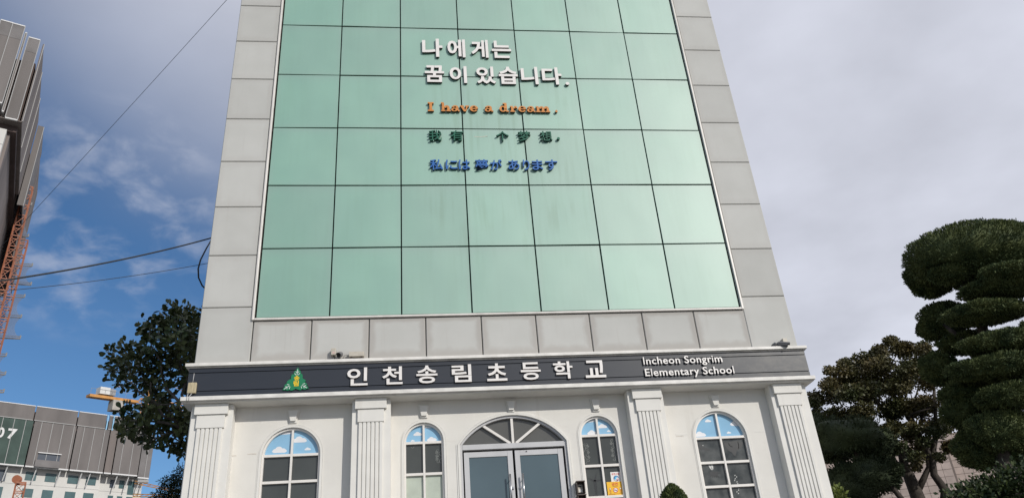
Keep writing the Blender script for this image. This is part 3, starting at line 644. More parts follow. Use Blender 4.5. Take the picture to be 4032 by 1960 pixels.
# leaf emblem
EO = [(742, 290), (765, 328), (785, 372), (800, 362), (815, 395), (822, 440), (838, 458), (850, 445), (872, 500), (870, 565), (925, 592), (965, 632), (925, 652), (975, 690), (1003, 728), (972, 738), (1018, 780), (1035, 820), (985, 822), (935, 845), (880, 826), (835, 857), (780, 845), (740, 828), (718, 815), (690, 838), (640, 860), (590, 868), (583, 845), (540, 858), (487, 866), (502, 842), (450, 855), (395, 852), (415, 815), (450, 762), (428, 760), (450, 722), (503, 676), (482, 665), (510, 625), (560, 595), (588, 580), (586, 530), (598, 480), (612, 455), (625, 474), (643, 468), (648, 410), (672, 370), (693, 384), (705, 345)]
def em(px, py): return (.446 + (px - 395) / 640 * .335, 3.868 - (py + .032 * (px - 742) - 290) / 578 * .322)
emb = thing('school_emblem', 'green three-leaf emblem with yellow characters on the dark fascia', 'sign', U(.61, -.07, 3.56))
build('leaf_plate', MB(True).prism([em(*p) for p in EO], -.088, -.0705), 'emblem_green', emb)
vm = MB(True)
for a, b_ in (((740, 340), (730, 485)), ((733, 425), (693, 395)), ((733, 425), (775, 395)), ((703, 482), (668, 445)), ((758, 482), (798, 438)), ((432, 835), (510, 780)), ((510, 780), (568, 752)), ((510, 780), (462, 774)), ((510, 780), (503, 830)), ((500, 716), (552, 727)), ((577, 775), (558, 828)), ((865, 738), (912, 758)), ((912, 758), (968, 742)), ((912, 758), (992, 803)), ((912, 758), (925, 808)), ((884, 712), (940, 692)), ((850, 765), (866, 812))):
    p, r_ = em(*a), em(*b_); dx, dz = r_[0] - p[0], r_[1] - p[1]; l = math.hypot(dx, dz); nx, nz = -dz / l * .0032, dx / l * .0032
    vm.prism([(p[0] + nx, p[1] + nz), (p[0] - nx, p[1] - nz), (r_[0] - nx, r_[1] - nz), (r_[0] + nx, r_[1] + nz)], -.0905, -.0885)
build('leaf_veins', vm, 'paint_white', emb)
for ch, p, r_ in (('송', (662, 500), (795, 620)), ('림', (655, 632), (785, 760))):
    a, b_ = em(*p), em(*r_); glyph(ch, a[0], b_[0], b_[1], a[1], -.092, -.0885, ['emblem_yellow'], emb, off=.035, label='yellow character ' + ch)

# ================================================================ fittings on the facade
# conduit box on the left end of the fascia
jb = thing('junction_box', 'weathered yellowish box on the left end of the dark fascia', 'box', U(-.70, -.07, 3.52), 'small boxes fixed to the facade')
build('cover', MB(True).box(-.751, -.646, -.110, -.0705, 3.553, 3.696), 'old_box', jb, bevel=.008)
build('conduit', MB(True).tube([(-.737, -.10, 3.552), (-.738, -.122, 3.50), (-.738, -.125, 3.45), (-.736, -.10, 3.44)], .005, 6).tube([(-.690, -.10, 3.552), (-.712, -.122, 3.503), (-.712, -.125, 3.45), (-.71, -.1, 3.44)], .005, 6).tube([(-.703, -.08, 3.69), (-.700, -.076, 3.83)], .005, 6), 'conduit', jb, smooth=True)
# camera group above the ledge
b1 = thing('junction_box', 'small beige box with pink tag above the ledge, beside the camera', 'box', U(1.04, 0, 4.0), 'small boxes fixed to the facade')
build('cover', MB(True).box(1.050, 1.112, -.075, .0, 4.040, 4.136), 'beige_box', b1, bevel=.006)
build('tag', MB(True).box(1.070, 1.098, -.0765, -.0752, 4.056, 4.079), 'pink_tag', b1)
build('bracket', MB(True).tube([(1.08, -.03, 4.045), (1.10, -.06, 4.0), (1.09, -.05, 3.97)], .006, 6), 'black', b1)
def cctv(a, b_, label, base):
    t_ = thing('security_camera', label, 'security camera', base, 'security cameras above the fascia')
    a, b_ = Vector(a), Vector(b_); d = (b_ - a).normalized()
    mb = MB(True); mb.tube([a, a + d * .01, b_], [.026, .033, .033], 14); build('housing', mb, 'cctv_grey', t_, smooth=False)
    mb = MB(True); mb.tube([b_ - d * .002, b_ + d * .003], .026, 14); build('lens', mb, 'black', t_)
    mb = MB(True); up = Vector((0, 0, 1)); sdv = d.cross(up).normalized(); u2 = sdv.cross(d)
    for k in range(6):
        t0, t1 = [-1.3 + 2.6 * (k + e) / 6 for e in (0, 1)]
        P = [b_ + d * .03 + .038 * (math.sin(t0) * sdv + math.cos(t0) * u2), b_ + d * .03 + .038 * (math.sin(t1) * sdv + math.cos(t1) * u2), a + d * .02 + .038 * (math.sin(t1) * sdv + math.cos(t1) * u2), a + d * .02 + .038 * (math.sin(t0) * sdv + math.cos(t0) * u2)]
        P2 = [p + u2 * .003 for p in P]; mb.add(P + P2, [(0, 1, 2, 3), (7, 6, 5, 4), (0, 4, 5, 1), (2, 6, 7, 3)])
    build('sun_hood', mb, 'cctv_grey', t_)
    return t_
c1_ = cctv((1.178, -.03, 4.055), (1.160, -.125, 4.008), 'grey bullet camera above the fascia left of the floodlight', U(1.1, 0, 3.97))
build('bracket', MB(True).tube([(1.14, .0, 3.985), (1.15, -.04, 3.985), (1.165, -.05, 4.02)], .012, 8), 'cctv_grey', c1_, smooth=True)
fl = thing('floodlight', 'flat beige floodlight box on the ledge above the sign', 'lamp', U(1.34, 0, 4.0))
build('body', MB(True).box(1.289, 1.491, -.075, -.004, 4.009, 4.076), 'beige_box', fl, bevel=.004)
build('foot', MB(True).box(1.31, 1.333, -.06, -.02, 3.967, 4.008).box(1.445, 1.468, -.06, -.02, 3.967, 4.008), 'brown_metal', fl)
build('cable_tail', MB(True).tube([(1.29, -.02, 4.03), (1.26, -.03, 4.045), (1.225, -.03, 4.04), (1.21, -.03, 4.0), (1.23, -.02, 3.972)], .003, 5), 'cable', fl)
b2_ = thing('junction_box', 'small beige box behind the camera at the right end of the ledge', 'box', U(7.41, 0, 4.0), 'small boxes fixed to the facade')
build('cover', MB(True).box(7.510, 7.576, -.06, .0, 4.012, 4.102), 'beige_box', b2_, bevel=.006)
c2_ = cctv((7.395, -.085, 4.003), (7.520, -.145, 3.965), 'grey bullet camera at the right end of the ledge', U(7.2, 0, 3.97))
build('bracket', MB(True).tube([(7.35, -.0, 3.985), (7.345, -.04, 3.998), (7.365, -.08, 4.004), (7.41, -.085, 4.003)], [.02, .022, .03, .016], 10), 'cctv_grey', c2_, smooth=True)

# intercom boxes beside the door
def reader(z0, z1, label):
    t_ = thing('intercom_box', label, 'intercom', U(4.33, .2, z0), 'dark boxes right of the door'); x0, x1 = 4.262, 4.372
    mb = MB(True); mb.box(x0, x1, .185, .199, z0, z1); mb.box(x0, x0 + .008, .10, .185, z0, z1 - .008); mb.box(x1 - .008, x1, .10, .185, z0, z1 - .008); mb.box(x0 - .004, x1 + .004, .085, .185, z1 - .008, z1 + .004)
    build('hood', mb, 'brown_metal', t_)
    dv_ = build('reader', MB(True).box(x0 + .024, x1 - .022, .165, .1845, z0 + .02, z1 - .03), 'beige_box', t_, bevel=.004)
    build('screen', MB(True).box(x0 + .034, x1 - .034, .163, .1648, (z0 + z1) / 2 + .01, z1 - .045), 'black', dv_)
    build('name_card', MB(True).box(x0 + .034, x1 - .034, .163, .1648, z0 + .03, z0 + .065), 'poster_white', dv_)
reader(2.085, 2.240, 'dark hooded intercom box between the door and the poster window, upper one')
reader(1.915, 2.068, 'dark hooded box under the intercom beside the door')

# posters behind the window glass
YP = YG - .004
p1 = thing('poster', 'white poster with red heading 금연시설 and blue round mark in the window', 'poster', U(4.84, YP, 2.25), 'posters in the window')
build('sheet', MB(True).box(4.770, 4.902, YP - .002, YP, 2.236, 2.372), 'poster_white', p1)
for i, ch in enumerate('금연시설'): glyph(ch, 4.785 + .027 * i, 4.808 + .027 * i, 2.332, 2.358, YP - .0032, YP - .0022, ['red_ink'], p1, off=.02)
disk = lambda cx_, cz_, r, n=20: [(cx_ + r * math.cos(2 * math.pi * i / n), cz_ + r * math.sin(2 * math.pi * i / n)) for i in range(n)]
build('round_mark', MB(True).prism(disk(4.842, 2.285, .038), YP - .0032, YP - .0022), 'blue_ink', p1)
build('round_mark', MB(True).prism([(4.815, 2.262), (4.822, 2.30), (4.842, 2.316), (4.862, 2.300), (4.852, 2.285), (4.842, 2.262)], YP - .0042, YP - .0034), 'sky_ink', p1)
build('round_mark', MB(True).prism([(4.803, 2.272), (4.822, 2.272), (4.842, 2.262), (4.842, 2.252), (4.822, 2.258)], YP - .0052, YP - .0044).prism(disk(4.857, 2.280, .018), YP - .0052, YP - .0044), 'poster_white', p1)
mb = MB(True); arch_band(disk(4.857, 2.268, .013) + [(4.870, 2.268)], disk(4.857, 2.268, .0095) + [(4.8665, 2.268)], YP - .0062, YP - .0054, mb); mb.prism([(4.847, 2.277), (4.850, 2.279), (4.868, 2.259), (4.865, 2.257)], YP - .0062, YP - .0054); build('ban_sign', mb, 'red_ink', p1)
p2 = thing('poster', 'yellow no-smoking poster reading 금연 in the window right of the door', 'poster', U(4.81, YP, 2.06), 'posters in the window')
build('sheet', MB(True).box(4.700, 4.912, YP - .010, YP - .006, 2.062, 2.242), 'poster_yellow', p2)
build('lower_edge', MB(True).box(4.702, 4.910, YP - .010, YP - .006, 2.055, 2.0615), 'black', p2)
YQ = YP - .0102
for i, ch in enumerate('금연'): glyph(ch, 4.768 + .043 * i, 4.806 + .043 * i, 2.192, 2.230, YQ - .0012, YQ - .0002, ['red_ink'], p2, off=.02)
build('ban_sign', MB(True).prism(disk(4.810, 2.132, .031), YQ - .0012, YQ - .0003), 'poster_white', p2)
mb = MB(True); arch_band(disk(4.81, 2.132, .033) + [(4.843, 2.132)], disk(4.81, 2.132, .027) + [(4.837, 2.132)], YQ - .0022, YQ - .0014, mb); mb.prism([(4.787, 2.150), (4.791, 2.154), (4.833, 2.112), (4.829, 2.108)], YQ - .0022, YQ - .0014); build('ban_sign', mb, 'red_ink', p2)
build('cigarette', MB(True).box(4.790, 4.830, YQ - .0032, YQ - .0024, 2.127, 2.133), 'black', p2)
for cxp in (4.738, 4.878):
    build('child_drawing', MB(True).prism(disk(cxp, 2.152, .014, 12), YQ - .0012, YQ - .0003).box(cxp - .010, cxp + .010, YQ - .0012, YQ - .0003, 2.106, 2.138), 'amber_ink', p2)
    build('face_drawing', MB(True).prism(disk(cxp, 2.150, .009, 10), YQ - .0022, YQ - .0014), 'poster_white', p2)
    build('shoe_drawing', MB(True).box(cxp - .009, cxp + .009, YQ - .0012, YQ - .0003, 2.092, 2.098), 'brown_ink', p2)
build('print_line', MB(True).box(4.775, 4.845, YQ - .0012, YQ - .0003, 2.180, 2.184).box(4.712, 4.90, YQ - .0012, YQ - .0003, 2.082, 2.085).box(4.712, 4.80, YQ - .0012, YQ - .0003, 2.074, 2.077), 'brown_ink', p2)

# ================================================================ surveyed bearings for the surroundings
def at(az, el, D):
    a, e = math.radians(az), math.radians(el)
    return Vector((CAM.x + D * math.sin(a), CAM.y + D * math.cos(a), CAM.z + D * math.tan(e)))

# overhead cables: from the side wall of the tower and from the street pole out of frame
def catenary(a, b_, sag, n=24): return [a.lerp(b_, i / n) - Vector((0, 0, sag * 4 * (i / n) * (1 - i / n))) for i in range(n + 1)]
sx_w = XL * S - .012
def cable(pts, r, label): tag(build('cable', MB().tube(pts, r, 6), 'cable', smooth=True), label, 'cable', 'overhead cables left of the tower')
endA = Vector((sx_w, .9, EYE + 15.3 * math.tan(math.radians(29.24)) + .0))
cable(catenary(at(-36, 21.6, 12.5), Vector((sx_w, 1.0, 10.55)), .18), .016, 'thick black cable running to the left side of the school tower')
cable(catenary(at(-36, 21.5, 14.5), Vector((sx_w, 1.0, 9.90)), .15), .006, 'thin lower wire running to the left side of the school tower')
wa, wb = at(-17.51, 44.64, 17), at(-27.89, 28.93, 24); cable(catenary(wb.lerp(wa, -1.2), wb.lerp(wa, 2.2), .35, 24), .0062, 'thin wire slanting steeply across the blue sky')
lp = [at(-15.70, 28.75, 16.9), at(-15.95, 28.2, 16.6), at(-16.25, 27.4, 16.5), at(-16.33, 26.8, 16.5), at(-16.22, 26.2, 16.6), at(-15.9, 25.7, 16.8), at(-15.5, 25.4, 17.2)]
cable(lp, .018, 'black cable loop bulging from the left side of the tower')

# ================================================================ left: high-rise under construction wrapped in grey netting
TA = Vector((CAM.x + 85 * math.sin(math.radians(-29.8)), CAM.y + 85 * math.cos(math.radians(-29.8)), 0))
dr_ = Vector((math.sin(math.radians(-23.5)), math.cos(math.radians(-23.5)), 0)); dl = Vector((-dr_.y, dr_.x, 0))   # along the right face / along the front to the left
def PA(t, s, z): return TA + dl * t + dr_ * s + Vector((0, 0, z))
tA = thing('apartment_tower', 'tall white apartment tower under construction with its top wrapped in grey netting', 'building', PA(8, 10, 0))
def slabA(t0, t1, s0, s1, z0, z1, m_, name, par=tA, **k):
    mb = MB(); mb.add([PA(t, s, z) for t in (t0, t1) for s in (s0, s1) for z in (z0, z1)], [(0, 1, 3, 2), (4, 6, 7, 5), (0, 4, 5, 1), (2, 3, 7, 6), (0, 2, 6, 4), (1, 5, 7, 3)])
    return build(name, mb, m_, par, **k)
slabA(2.2, 26, 1.6, 34, 0, 66, 'concrete_white', 'wall')
slabA(1.2, 4.5, .8, 1.6, 0, 58, 'concrete_white', 'wall')
slabA(.35, 26, 1.2, 33, 58.1, 1.6 + 66.4, 'net_dark', 'inner_net')
ZT, ZB = 1.6 + 68.9, 1.6 + 57.4
nets = [(0.42, 1.58, -.0, ZB, ZT, 'net_grey'), (1.80, 1.98, -.35, ZB + .5, ZT + .2, 'net_brown'), (2.08, 3.30, -.95, ZB + 1.1, ZT + .6, 'net_grey'), (3.31, 4.50, -.80, ZB + 1.1, ZT + .75, 'net_grey'), (4.80, 7.0, -1.3, ZB + 1.2, ZT + 1.1, 'net_brown'), (7.2, 12, -1.6, ZB + 1.2, ZT + 1.3, 'net_grey')]
for (t0, t1, s, z0, z1, m_) in nets:
    n_ = slabA(t0, t1, s, s + .10, z0, z1 - 2.0, m_, 'net_panel')
    slabA(t0 + .02, t1 - .02, s - .01, s + .09, z1 - 1.98, z1, 'net_light', 'net_panel')
    slabA(t0, t1, s - .06, s + .14, z1, z1 + .14, 'rail_white', 'top_rail'); slabA(t0, t1, s - .06, s + .14, z0 - .14, z0, 'rail_white', 'bottom_rail')
    for tt in (t0, t1): slabA(tt - .04, tt + .04, s - .05, s - .01, z0, z1, 'rail_grey', 'net_pole')
    slabA(t0, t1, s + .12, 1.5, z0 - .1, z0 + .05, 'rail_grey', 'catwalk')
# side face netting, in bays, stepping outward half way
slabA(-.02, .08, .10, 16, ZB, ZT - .3, 'net_brown', 'net_panel'); slabA(-.75, -.65, 16.1, 22.5, ZB - 1.5, ZT - .8, 'net_light', 'net_panel'); slabA(-.60, -.5, 22.6, 34, ZB - 5.5, ZT - .6, 'net_brown', 'net_panel')
slabA(-.72, -.1, 16.0, 16.1, ZB - 1.5, ZT - .8, 'net_grey', 'net_panel'); slabA(.1, 2.2, 34, 34.1, ZB - 6, ZT - .6, 'net_grey', 'net_panel')
for s in (.1, 5.4, 10.7, 22.6, 28.3): slabA(-.10, -.03, s - .04, s + .04, ZB, ZT - .3, 'rail_grey', 'net_pole')
slabA(-.83, -.76, 16.05, 16.15, ZB - 1.5, ZT - .8, 'rail_grey', 'net_pole')
slabA(.0, 2.2, .1, 16, ZB - .12, ZB - .02, 'net_brown', 'catwalk')
slabA(.9, 2.15, 1.7, 30, ZB - 18, ZB - .3, 'net_brown', 'inner_net')
for k, z in enumerate(range(8, 56, 3)):
    for (t0, t1) in ((5.2, 6.9), (8.2, 10)): slabA(t0, t1, 1.55, 1.62, z, z + 1.5, 'window_teal', 'window')
    for (t0, t1) in ((1.7, 2.6), (3.1, 3.9)): slabA(t0, t1, .75, .82, z, z + 1.5, 'window_teal', 'window')
    for s in (5, 10, 16, 22, 28): slabA(2.14, 2.21, s, s + 1.6, z, z + 1.5, 'window_teal', 'window')
for j, z in enumerate(range(5, 58, 3)): slabA(1.16, 4.5, .77, .80, z - .03, z + .03, 'rail_grey', 'floor_joint')

# orange hoist masts standing beside that tower
def lattice(base, z1, w_, pitch, label, m_='hoist_orange', dirv=dr_, yaw=None, group=None):
    t_ = thing('hoist_mast', label, 'hoist mast', base, 'orange hoist masts'); d = Vector(dirv); e = Vector((-d.y, d.x, 0)); h = w_ / 2
    cs = [base + d * a + e * b_ for a, b_ in ((-h, -h), (h, -h), (h, h), (-h, h))]
    for c_ in cs:
        mb = MB(); mb.bar(c_ - Vector((0, 0, base.z)), Vector((c_.x, c_.y, z1)), w_ * .085); build('chord', mb, m_, t_)
    mb = MB(); z = max(base.z, 3.6)
    while z < z1 - .01:
        for k in range(4):
            a, b_ = cs[k], cs[(k + 1) % 4]; A_ = Vector((a.x, a.y, z)); B_ = Vector((b_.x, b_.y, z)); mb.bar(A_, B_, w_ * .075)
            mb.bar(A_, Vector((b_.x, b_.y, min(z + pitch, z1))), w_ * .04)
        z += pitch
    for k in range(4):
        a, b_ = cs[k], cs[(k + 1) % 4]; mb.bar(Vector((a.x, a.y, z1)), Vector((b_.x, b_.y, z1)), w_ * .075)
    build('bracing', mb, m_, t_); return t_
def gnd(p): return Vector((p.x, p.y, 3.6))
lattice(gnd(at(-28.30, 0, 104)), at(0, 30.12, 104).z, .95, 1.5, 'taller orange hoist mast beside the netted tower')
lattice(gnd(at(-27.78, 0, 109)), at(0, 26.87, 109).z, .95, 1.5, 'shorter orange hoist mast right of the taller one')
# cantilevered safety nets
def outrig(rows, label):
    D = 112; t_ = thing('safety_net', label, 'safety net', gnd(at(-28.7, 0, D + 3)) + Vector((0, 0, at(0, rows[-1][1], D).z - 3.6)), 'safety nets on the netted tower')
    prev = None
    for (azr, el) in rows:
        tip = at(azr, el, D); inner = at(-29.6, el - .35, D + 4); mb = MB(); mb.bar(inner, tip, .10); mb.bar(inner + Vector((0, 0, .45)), tip + Vector((0, 0, .28)), .07); mb.bar(tip, tip + Vector((0, 0, .45)), .09)
        build('outrigger', mb, 'rail_grey', t_)
        if prev is not None:
            P0, I0 = prev; mb = MB(); n_ = 8; vs = []
            for i in range(n_ + 1):
                f_ = i / n_; a = P0.lerp(tip, f_); b_ = I0.lerp(inner, f_); sag_ = .8 * 4 * f_ * (1 - f_); a = a + (b_ - a).normalized() * sag_
                for j in range(5): vs.append(a.lerp(b_, j / 4) + Vector((0, -.4 * math.sin(math.pi * j / 4), 0)))
            mb.add(vs, [(i * 5 + j, i * 5 + j + 1, (i + 1) * 5 + j + 1, (i + 1) * 5 + j) for i in range(n_) for j in range(4)]); build('netting', mb, 'mesh_blue', t_, smooth=True)
        prev = (tip, inner)
outrig([(-27.90, 29.12), (-27.60, 27.19)], 'brown-grey outrigger bars at the top beside the hoist mast')
outrig([(-26.95, 25.45), (-26.75, 24.30)], 'blue safety net hung between outriggers just below the thick cable')
outrig([(-26.95, 23.50), (-26.85, 22.25), (-26.62, 20.98)], 'long blue safety net in two bays, second from the top')
outrig([(-27.15, 19.85), (-26.95, 18.75), (-26.80, 17.70)], 'lowest blue safety net at the left picture edge')

# ================================================================ left: second block, 107
PB0 = Vector((CAM.x + 160 * math.sin(math.radians(-26.8)), CAM.y + 160 * math.cos(math.radians(-26.8)), 0))
db = Vector((math.sin(math.radians(56)), math.cos(math.radians(56)), 0)); nb_ = Vector((-db.y, db.x, 0))       # along the facade to the right / away from the camera
def PB(s, d, z): return PB0 + db * s + nb_ * d + Vector((0, 0, z))
tB = thing('apartment_block', 'white apartment block with grey netting and the number 107 on green netting', 'building', PB(12, 6, 3.6))
def slabB(s0, s1, d0, d1, z0, z1, m_, name, par=tB, **k):
    mb = MB(); mb.add([PB(s, d, z) for s in (s0, s1) for d in (d0, d1) for z in (z0, z1)], [(0, 1, 3, 2), (4, 6, 7, 5), (0, 4, 5, 1), (2, 3, 7, 6), (0, 2, 6, 4), (1, 5, 7, 3)])
    return build(name, mb, m_, par, **k)
slabB(-14, 18.4, .6, 16, 3, 45, 'concrete_white', 'wall'); slabB(18.4, 26.0, 1.3, 16, 3, 45, 'concrete_white', 'wall')
zn0, zn1, zn2 = EYE + 38.6, EYE + 46.4, EYE + 49.2
SB = [(-14, -.4, 'net_green'), (-.35, 5.5, 'net_green'), (5.7, 12.5, 'net_grey'), (12.7, 18.2, 'net_grey'), (18.4, 19.6, 'net_brown'), (19.8, 24.2, 'net_grey'), (24.35, 26.3, 'net_light')]
for (a, b_, m_) in SB:
    zb = zn0 - (.3 if a > 24 else 0); slabB(a, b_, -.9, -.78, zb, zn1, m_, 'net_panel'); slabB(a, b_, -1.0, -.7, zb - .22, zb, 'rail_white', 'bottom_rail'); slabB(a, b_, -.7, .9, zb - .16, zb - .06, 'rail_grey', 'catwalk')
    k = a + 1.1
    while k < b_ - .4: slabB(k, k + .09, -.97, -.905, zb, zn1, 'rail_grey', 'net_pole'); k += 1.75
slabB(-.30, 5.45, -.92, -.903, zn0 + .1, zn0 + 2.8, 'net_grey', 'net_shadow_cloth') if False else None
for (a, b_) in ((-14, 5.4), (5.6, 12.4), (12.6, 17.4), (17.9, 18.5), (18.7, 24.6)):
    slabB(a, b_, -.4, -.28, zn1 + .35, zn2, 'net_grey', 'parapet_net'); slabB(a, b_, -.46, -.22, zn2, zn2 + .13, 'rail_white', 'top_rail'); slabB(a, b_, -.46, -.22, zn1 + .22, zn1 + .35, 'rail_grey', 'bottom_rail')
slabB(26.3, 26.42, -.7, 5, zn0 - .3, zn1, 'net_light', 'net_panel')
for x in (17.5, 18.55): slabB(x, x + .22, -.5, -.2, zn1, zn2 + .1, 'pane_blue', 'blue_post')
slabB(-14, 25.8, .25, 15, zn0 + .3, zn2 - .8, 'net_dark', 'inner_net')
# brackets under the nets
for s in (3.2, 7.6, 11.4, 16.3, 20.9, 25.0, 25.7, 14.9, 22.9):
    mb = MB(); a = PB(s, -.6, zn0 - .2); b_ = PB(s - .25, .1, zn0 - 2.6); mb.bar(a, b_, .10); build('strut', mb, 'rail_white', tB)
# loading bay opening in the net
bay = slabB(7.0, 10.9, -1.35, -.95, zn0 - .1, zn0 + 1.1, 'net_light', 'loading_bay'); slabB(7.3, 10.8, -.93, -.905, zn0 + 1.1, zn0 + 2.3, 'window_navy', 'bay_opening', tB); slabB(7.2, 10.9, -1.2, -.9, zn0 + 2.3, zn0 + 2.45, 'rail_white', 'bay_lintel', tB)
wcols = [(-5, -2, 1), (.7, 3.4, 2), (6.3, 8.0, 0), (9.4, 11.1, 0), (13.0, 14.7, 0), (16.0, 17.7, 0), (20.3, 21.2, 0), (21.9, 22.8, 0), (23.5, 24.6, 3)]
fl_h = 2.85
for k in range(7):
    z = zn0 - 2.1 - fl_h * k
    for (a, b_, ty) in wcols:
        d0 = .55 if a < 18.3 else 1.25; zl = z - (.5 if ty == 2 else 0) - (1.0 if ty == 3 else 0)
        slabB(a, b_, d0, d0 + .1, zl, z + 1.45, 'window_teal' if (k + int(a)) % 5 or k else 'window_navy', 'window')
    slabB(-14, 18.35, .57, .62, z - .72, z - .68, 'rail_grey', 'floor_joint'); slabB(18.45, 26.02, 1.27, 1.32, z - .72, z - .68, 'rail_grey', 'floor_joint')
# white numerals on the green net
def numeral(ch, s0, s1, z0, z1):
    cu = bpy.data.curves.new('g', 'FONT'); cu.body = ch; cu.extrude = .05; cu.offset = .035; cu.resolution_u = 3
    to = bpy.data.objects.new('g', cu); C.objects.link(to); bpy.context.view_layer.update()
    me = bpy.data.meshes.new_from_object(to.evaluated_get(bpy.context.evaluated_depsgraph_get())); C.objects.unlink(to); bpy.data.objects.remove(to)
    n = len(me.vertices); a = np.zeros(n * 3); me.vertices.foreach_get('co', a); a = a.reshape(-1, 3); q = (a - a.min(0)) / (a.max(0) - a.min(0))
    v = np.array([PB(s0 + r_[0] * (s1 - s0), -.905 - .04 * r_[2], z0 + r_[1] * (z1 - z0)) for r_ in q]); c = v.mean(0); me.vertices.foreach_set('co', (v - c).ravel()); me.materials.clear(); me.materials.append(M['rail_white']); me.update()
    link('numeral', me, c, tB, label='white numeral ' + ch)
numeral('1', -1.1, -.25, zn0 + 4.3, zn0 + 6.1); numeral('0', .45, 1.45, zn0 + 4.3, zn0 + 6.1); numeral('7', 1.95, 3.35, zn0 + 4.25, zn0 + 6.05)
# hoist mast in front of it
hm = lattice(gnd(at(-24.75, 0, 128)), at(0, 12.55, 128).z, 1.15, 1.1, 'orange hoist mast with a round head in front of the white block')
hd = at(-25.0, 12.75, 128); mb = MB(); mb.tube([hd - Vector((0, .3, 0)), hd + Vector((0, .3, 0))], .55, 16); build('sheave', mb, 'hoist_orange', hm)

# tower crane beyond the tree
cr = thing('tower_crane', 'orange tower crane jib with white machine house seen through the tree', 'crane', gnd(at(-18.3, 0, 175)))
a, b_ = at(-22.05, 17.88, 175), at(-14.2, 17.25, 190); u_ = (b_ - a).normalized(); v_ = Vector((-u_.y, u_.x, 0)).normalized()
mb = MB()
def beam(mb, p, q, wv, hz):
    mb.add([p + v_ * sx_ * wv + Vector((0, 0, zz_)) for sx_ in (-1, 1) for zz_ in (0, hz)] + [q + v_ * sx_ * wv + Vector((0, 0, zz_)) for sx_ in (-1, 1) for zz_ in (0, hz)], [(0, 1, 3, 2), (4, 6, 7, 5), (0, 4, 5, 1), (2, 3, 7, 6), (0, 2, 6, 4), (1, 5, 7, 3)]); return mb
build('counter_jib', beam(MB(), a, a + u_ * 10.5, .7, .55), 'crane_orange', cr)
mb = MB()
for k in range(14):
    p = a + u_ * (10.5 + k * 1.8); q = p + u_ * 1.8
    for s_ in (-.7, .7): mb.bar(p + v_ * s_, q + v_ * s_, .10); mb.bar(p + v_ * s_, (p + q) / 2 + Vector((0, 0, 1.3)), .07); mb.bar((p + q) / 2 + Vector((0, 0, 1.3)), q + v_ * s_, .07)
    mb.bar(p + u_ * .9 + Vector((0, 0, 1.3)), q + u_ * .9 + Vector((0, 0, 1.3)), .10)
build('jib', mb, 'crane_orange', cr)
build('machine_house', beam(MB(), a + u_ * 1.9 + Vector((0, 0, .85)), a + u_ * 4.0 + Vector((0, 0, .85)), .8, 1.45), 'machine_white', cr)
build('machine_house', beam(MB(), a + u_ * 4.05 + Vector((0, 0, .85)), a + u_ * 5.3 + Vector((0, 0, .85)), .7, 1.25), 'rail_grey', cr)
build('counterweight', beam(MB(), a + u_ * 5.0 + Vector((0, 0, -2.2)), a + u_ * 7.4 + Vector((0, 0, -2.2)), .9, 2.15), 'counterweight', cr)
mb = MB()
for k in range(7): p = a + u_ * k * 1.5; mb.bar(p - v_ * .85 + Vector((0, 0, .75)), p - v_ * .85 + Vector((0, 0, 1.7)), .035)
mb.bar(a - v_ * .85 + Vector((0, 0, 1.7)), a + u_ * 9 - v_ * .85 + Vector((0, 0, 1.7)), .035); build('handrail', mb, 'rail_grey', cr)
mc = a + u_ * 13; mb = MB()
for sa in (-.8, .8):
    for sb in (-.8, .8): mb.bar(Vector((mc.x + sa, mc.y + sb, 3.6)), Vector((mc.x + sa, mc.y + sb, a.z)), .12)
z = 3.6
while z < a.z - 2:
    for (p, q) in (((-.8, -.8), (.8, -.8)), ((.8, -.8), (.8, .8)), ((.8, .8), (-.8, .8)), ((-.8, .8), (-.8, -.8))): mb.bar(Vector((mc.x + p[0], mc.y + p[1], z)), Vector((mc.x + q[0], mc.y + q[1], z + 2)), .07)
    z += 2
build('mast', mb, 'crane_orange', cr); ap = mc + Vector((0, 0, 7)); mb = MB(); mb.bar(mc, ap, .3, r2=.1); mb.bar(ap, a + u_ * 2 + Vector((0, 0, .8)), .05); mb.bar(ap, a + u_ * 30 + Vector((0, 0, 1.2)), .05); build('apex', mb, 'crane_orange', cr)
# concrete placing boom on the right edge of the white block
cb_ = thing('placing_boom', 'orange placing boom arms sticking out right of the white block', 'crane', at(-18.3, 11.2, 158))
for (e0, e1, aa) in ((12.75, 12.15, -15.2), (11.95, 12.02, -15.4)):
    p, q = at(-18.4, e0, 158), at(aa, e1, 152); mb = MB(); off = Vector((0, 0, .45)); mb.bar(p, q, .10); mb.bar(p + off, q + off * .5, .10)
    for k in range(9): mb.bar(p.lerp(q, k / 9), (p + off).lerp(q + off * .5, (k + 1) / 9), .05)
    build('arm', mb, 'crane_orange', cb_)
build('platform', MB().bar(at(-18.25, 12.9, 157), at(-17.6, 12.9, 157), .35), 'rail_grey', cb_)

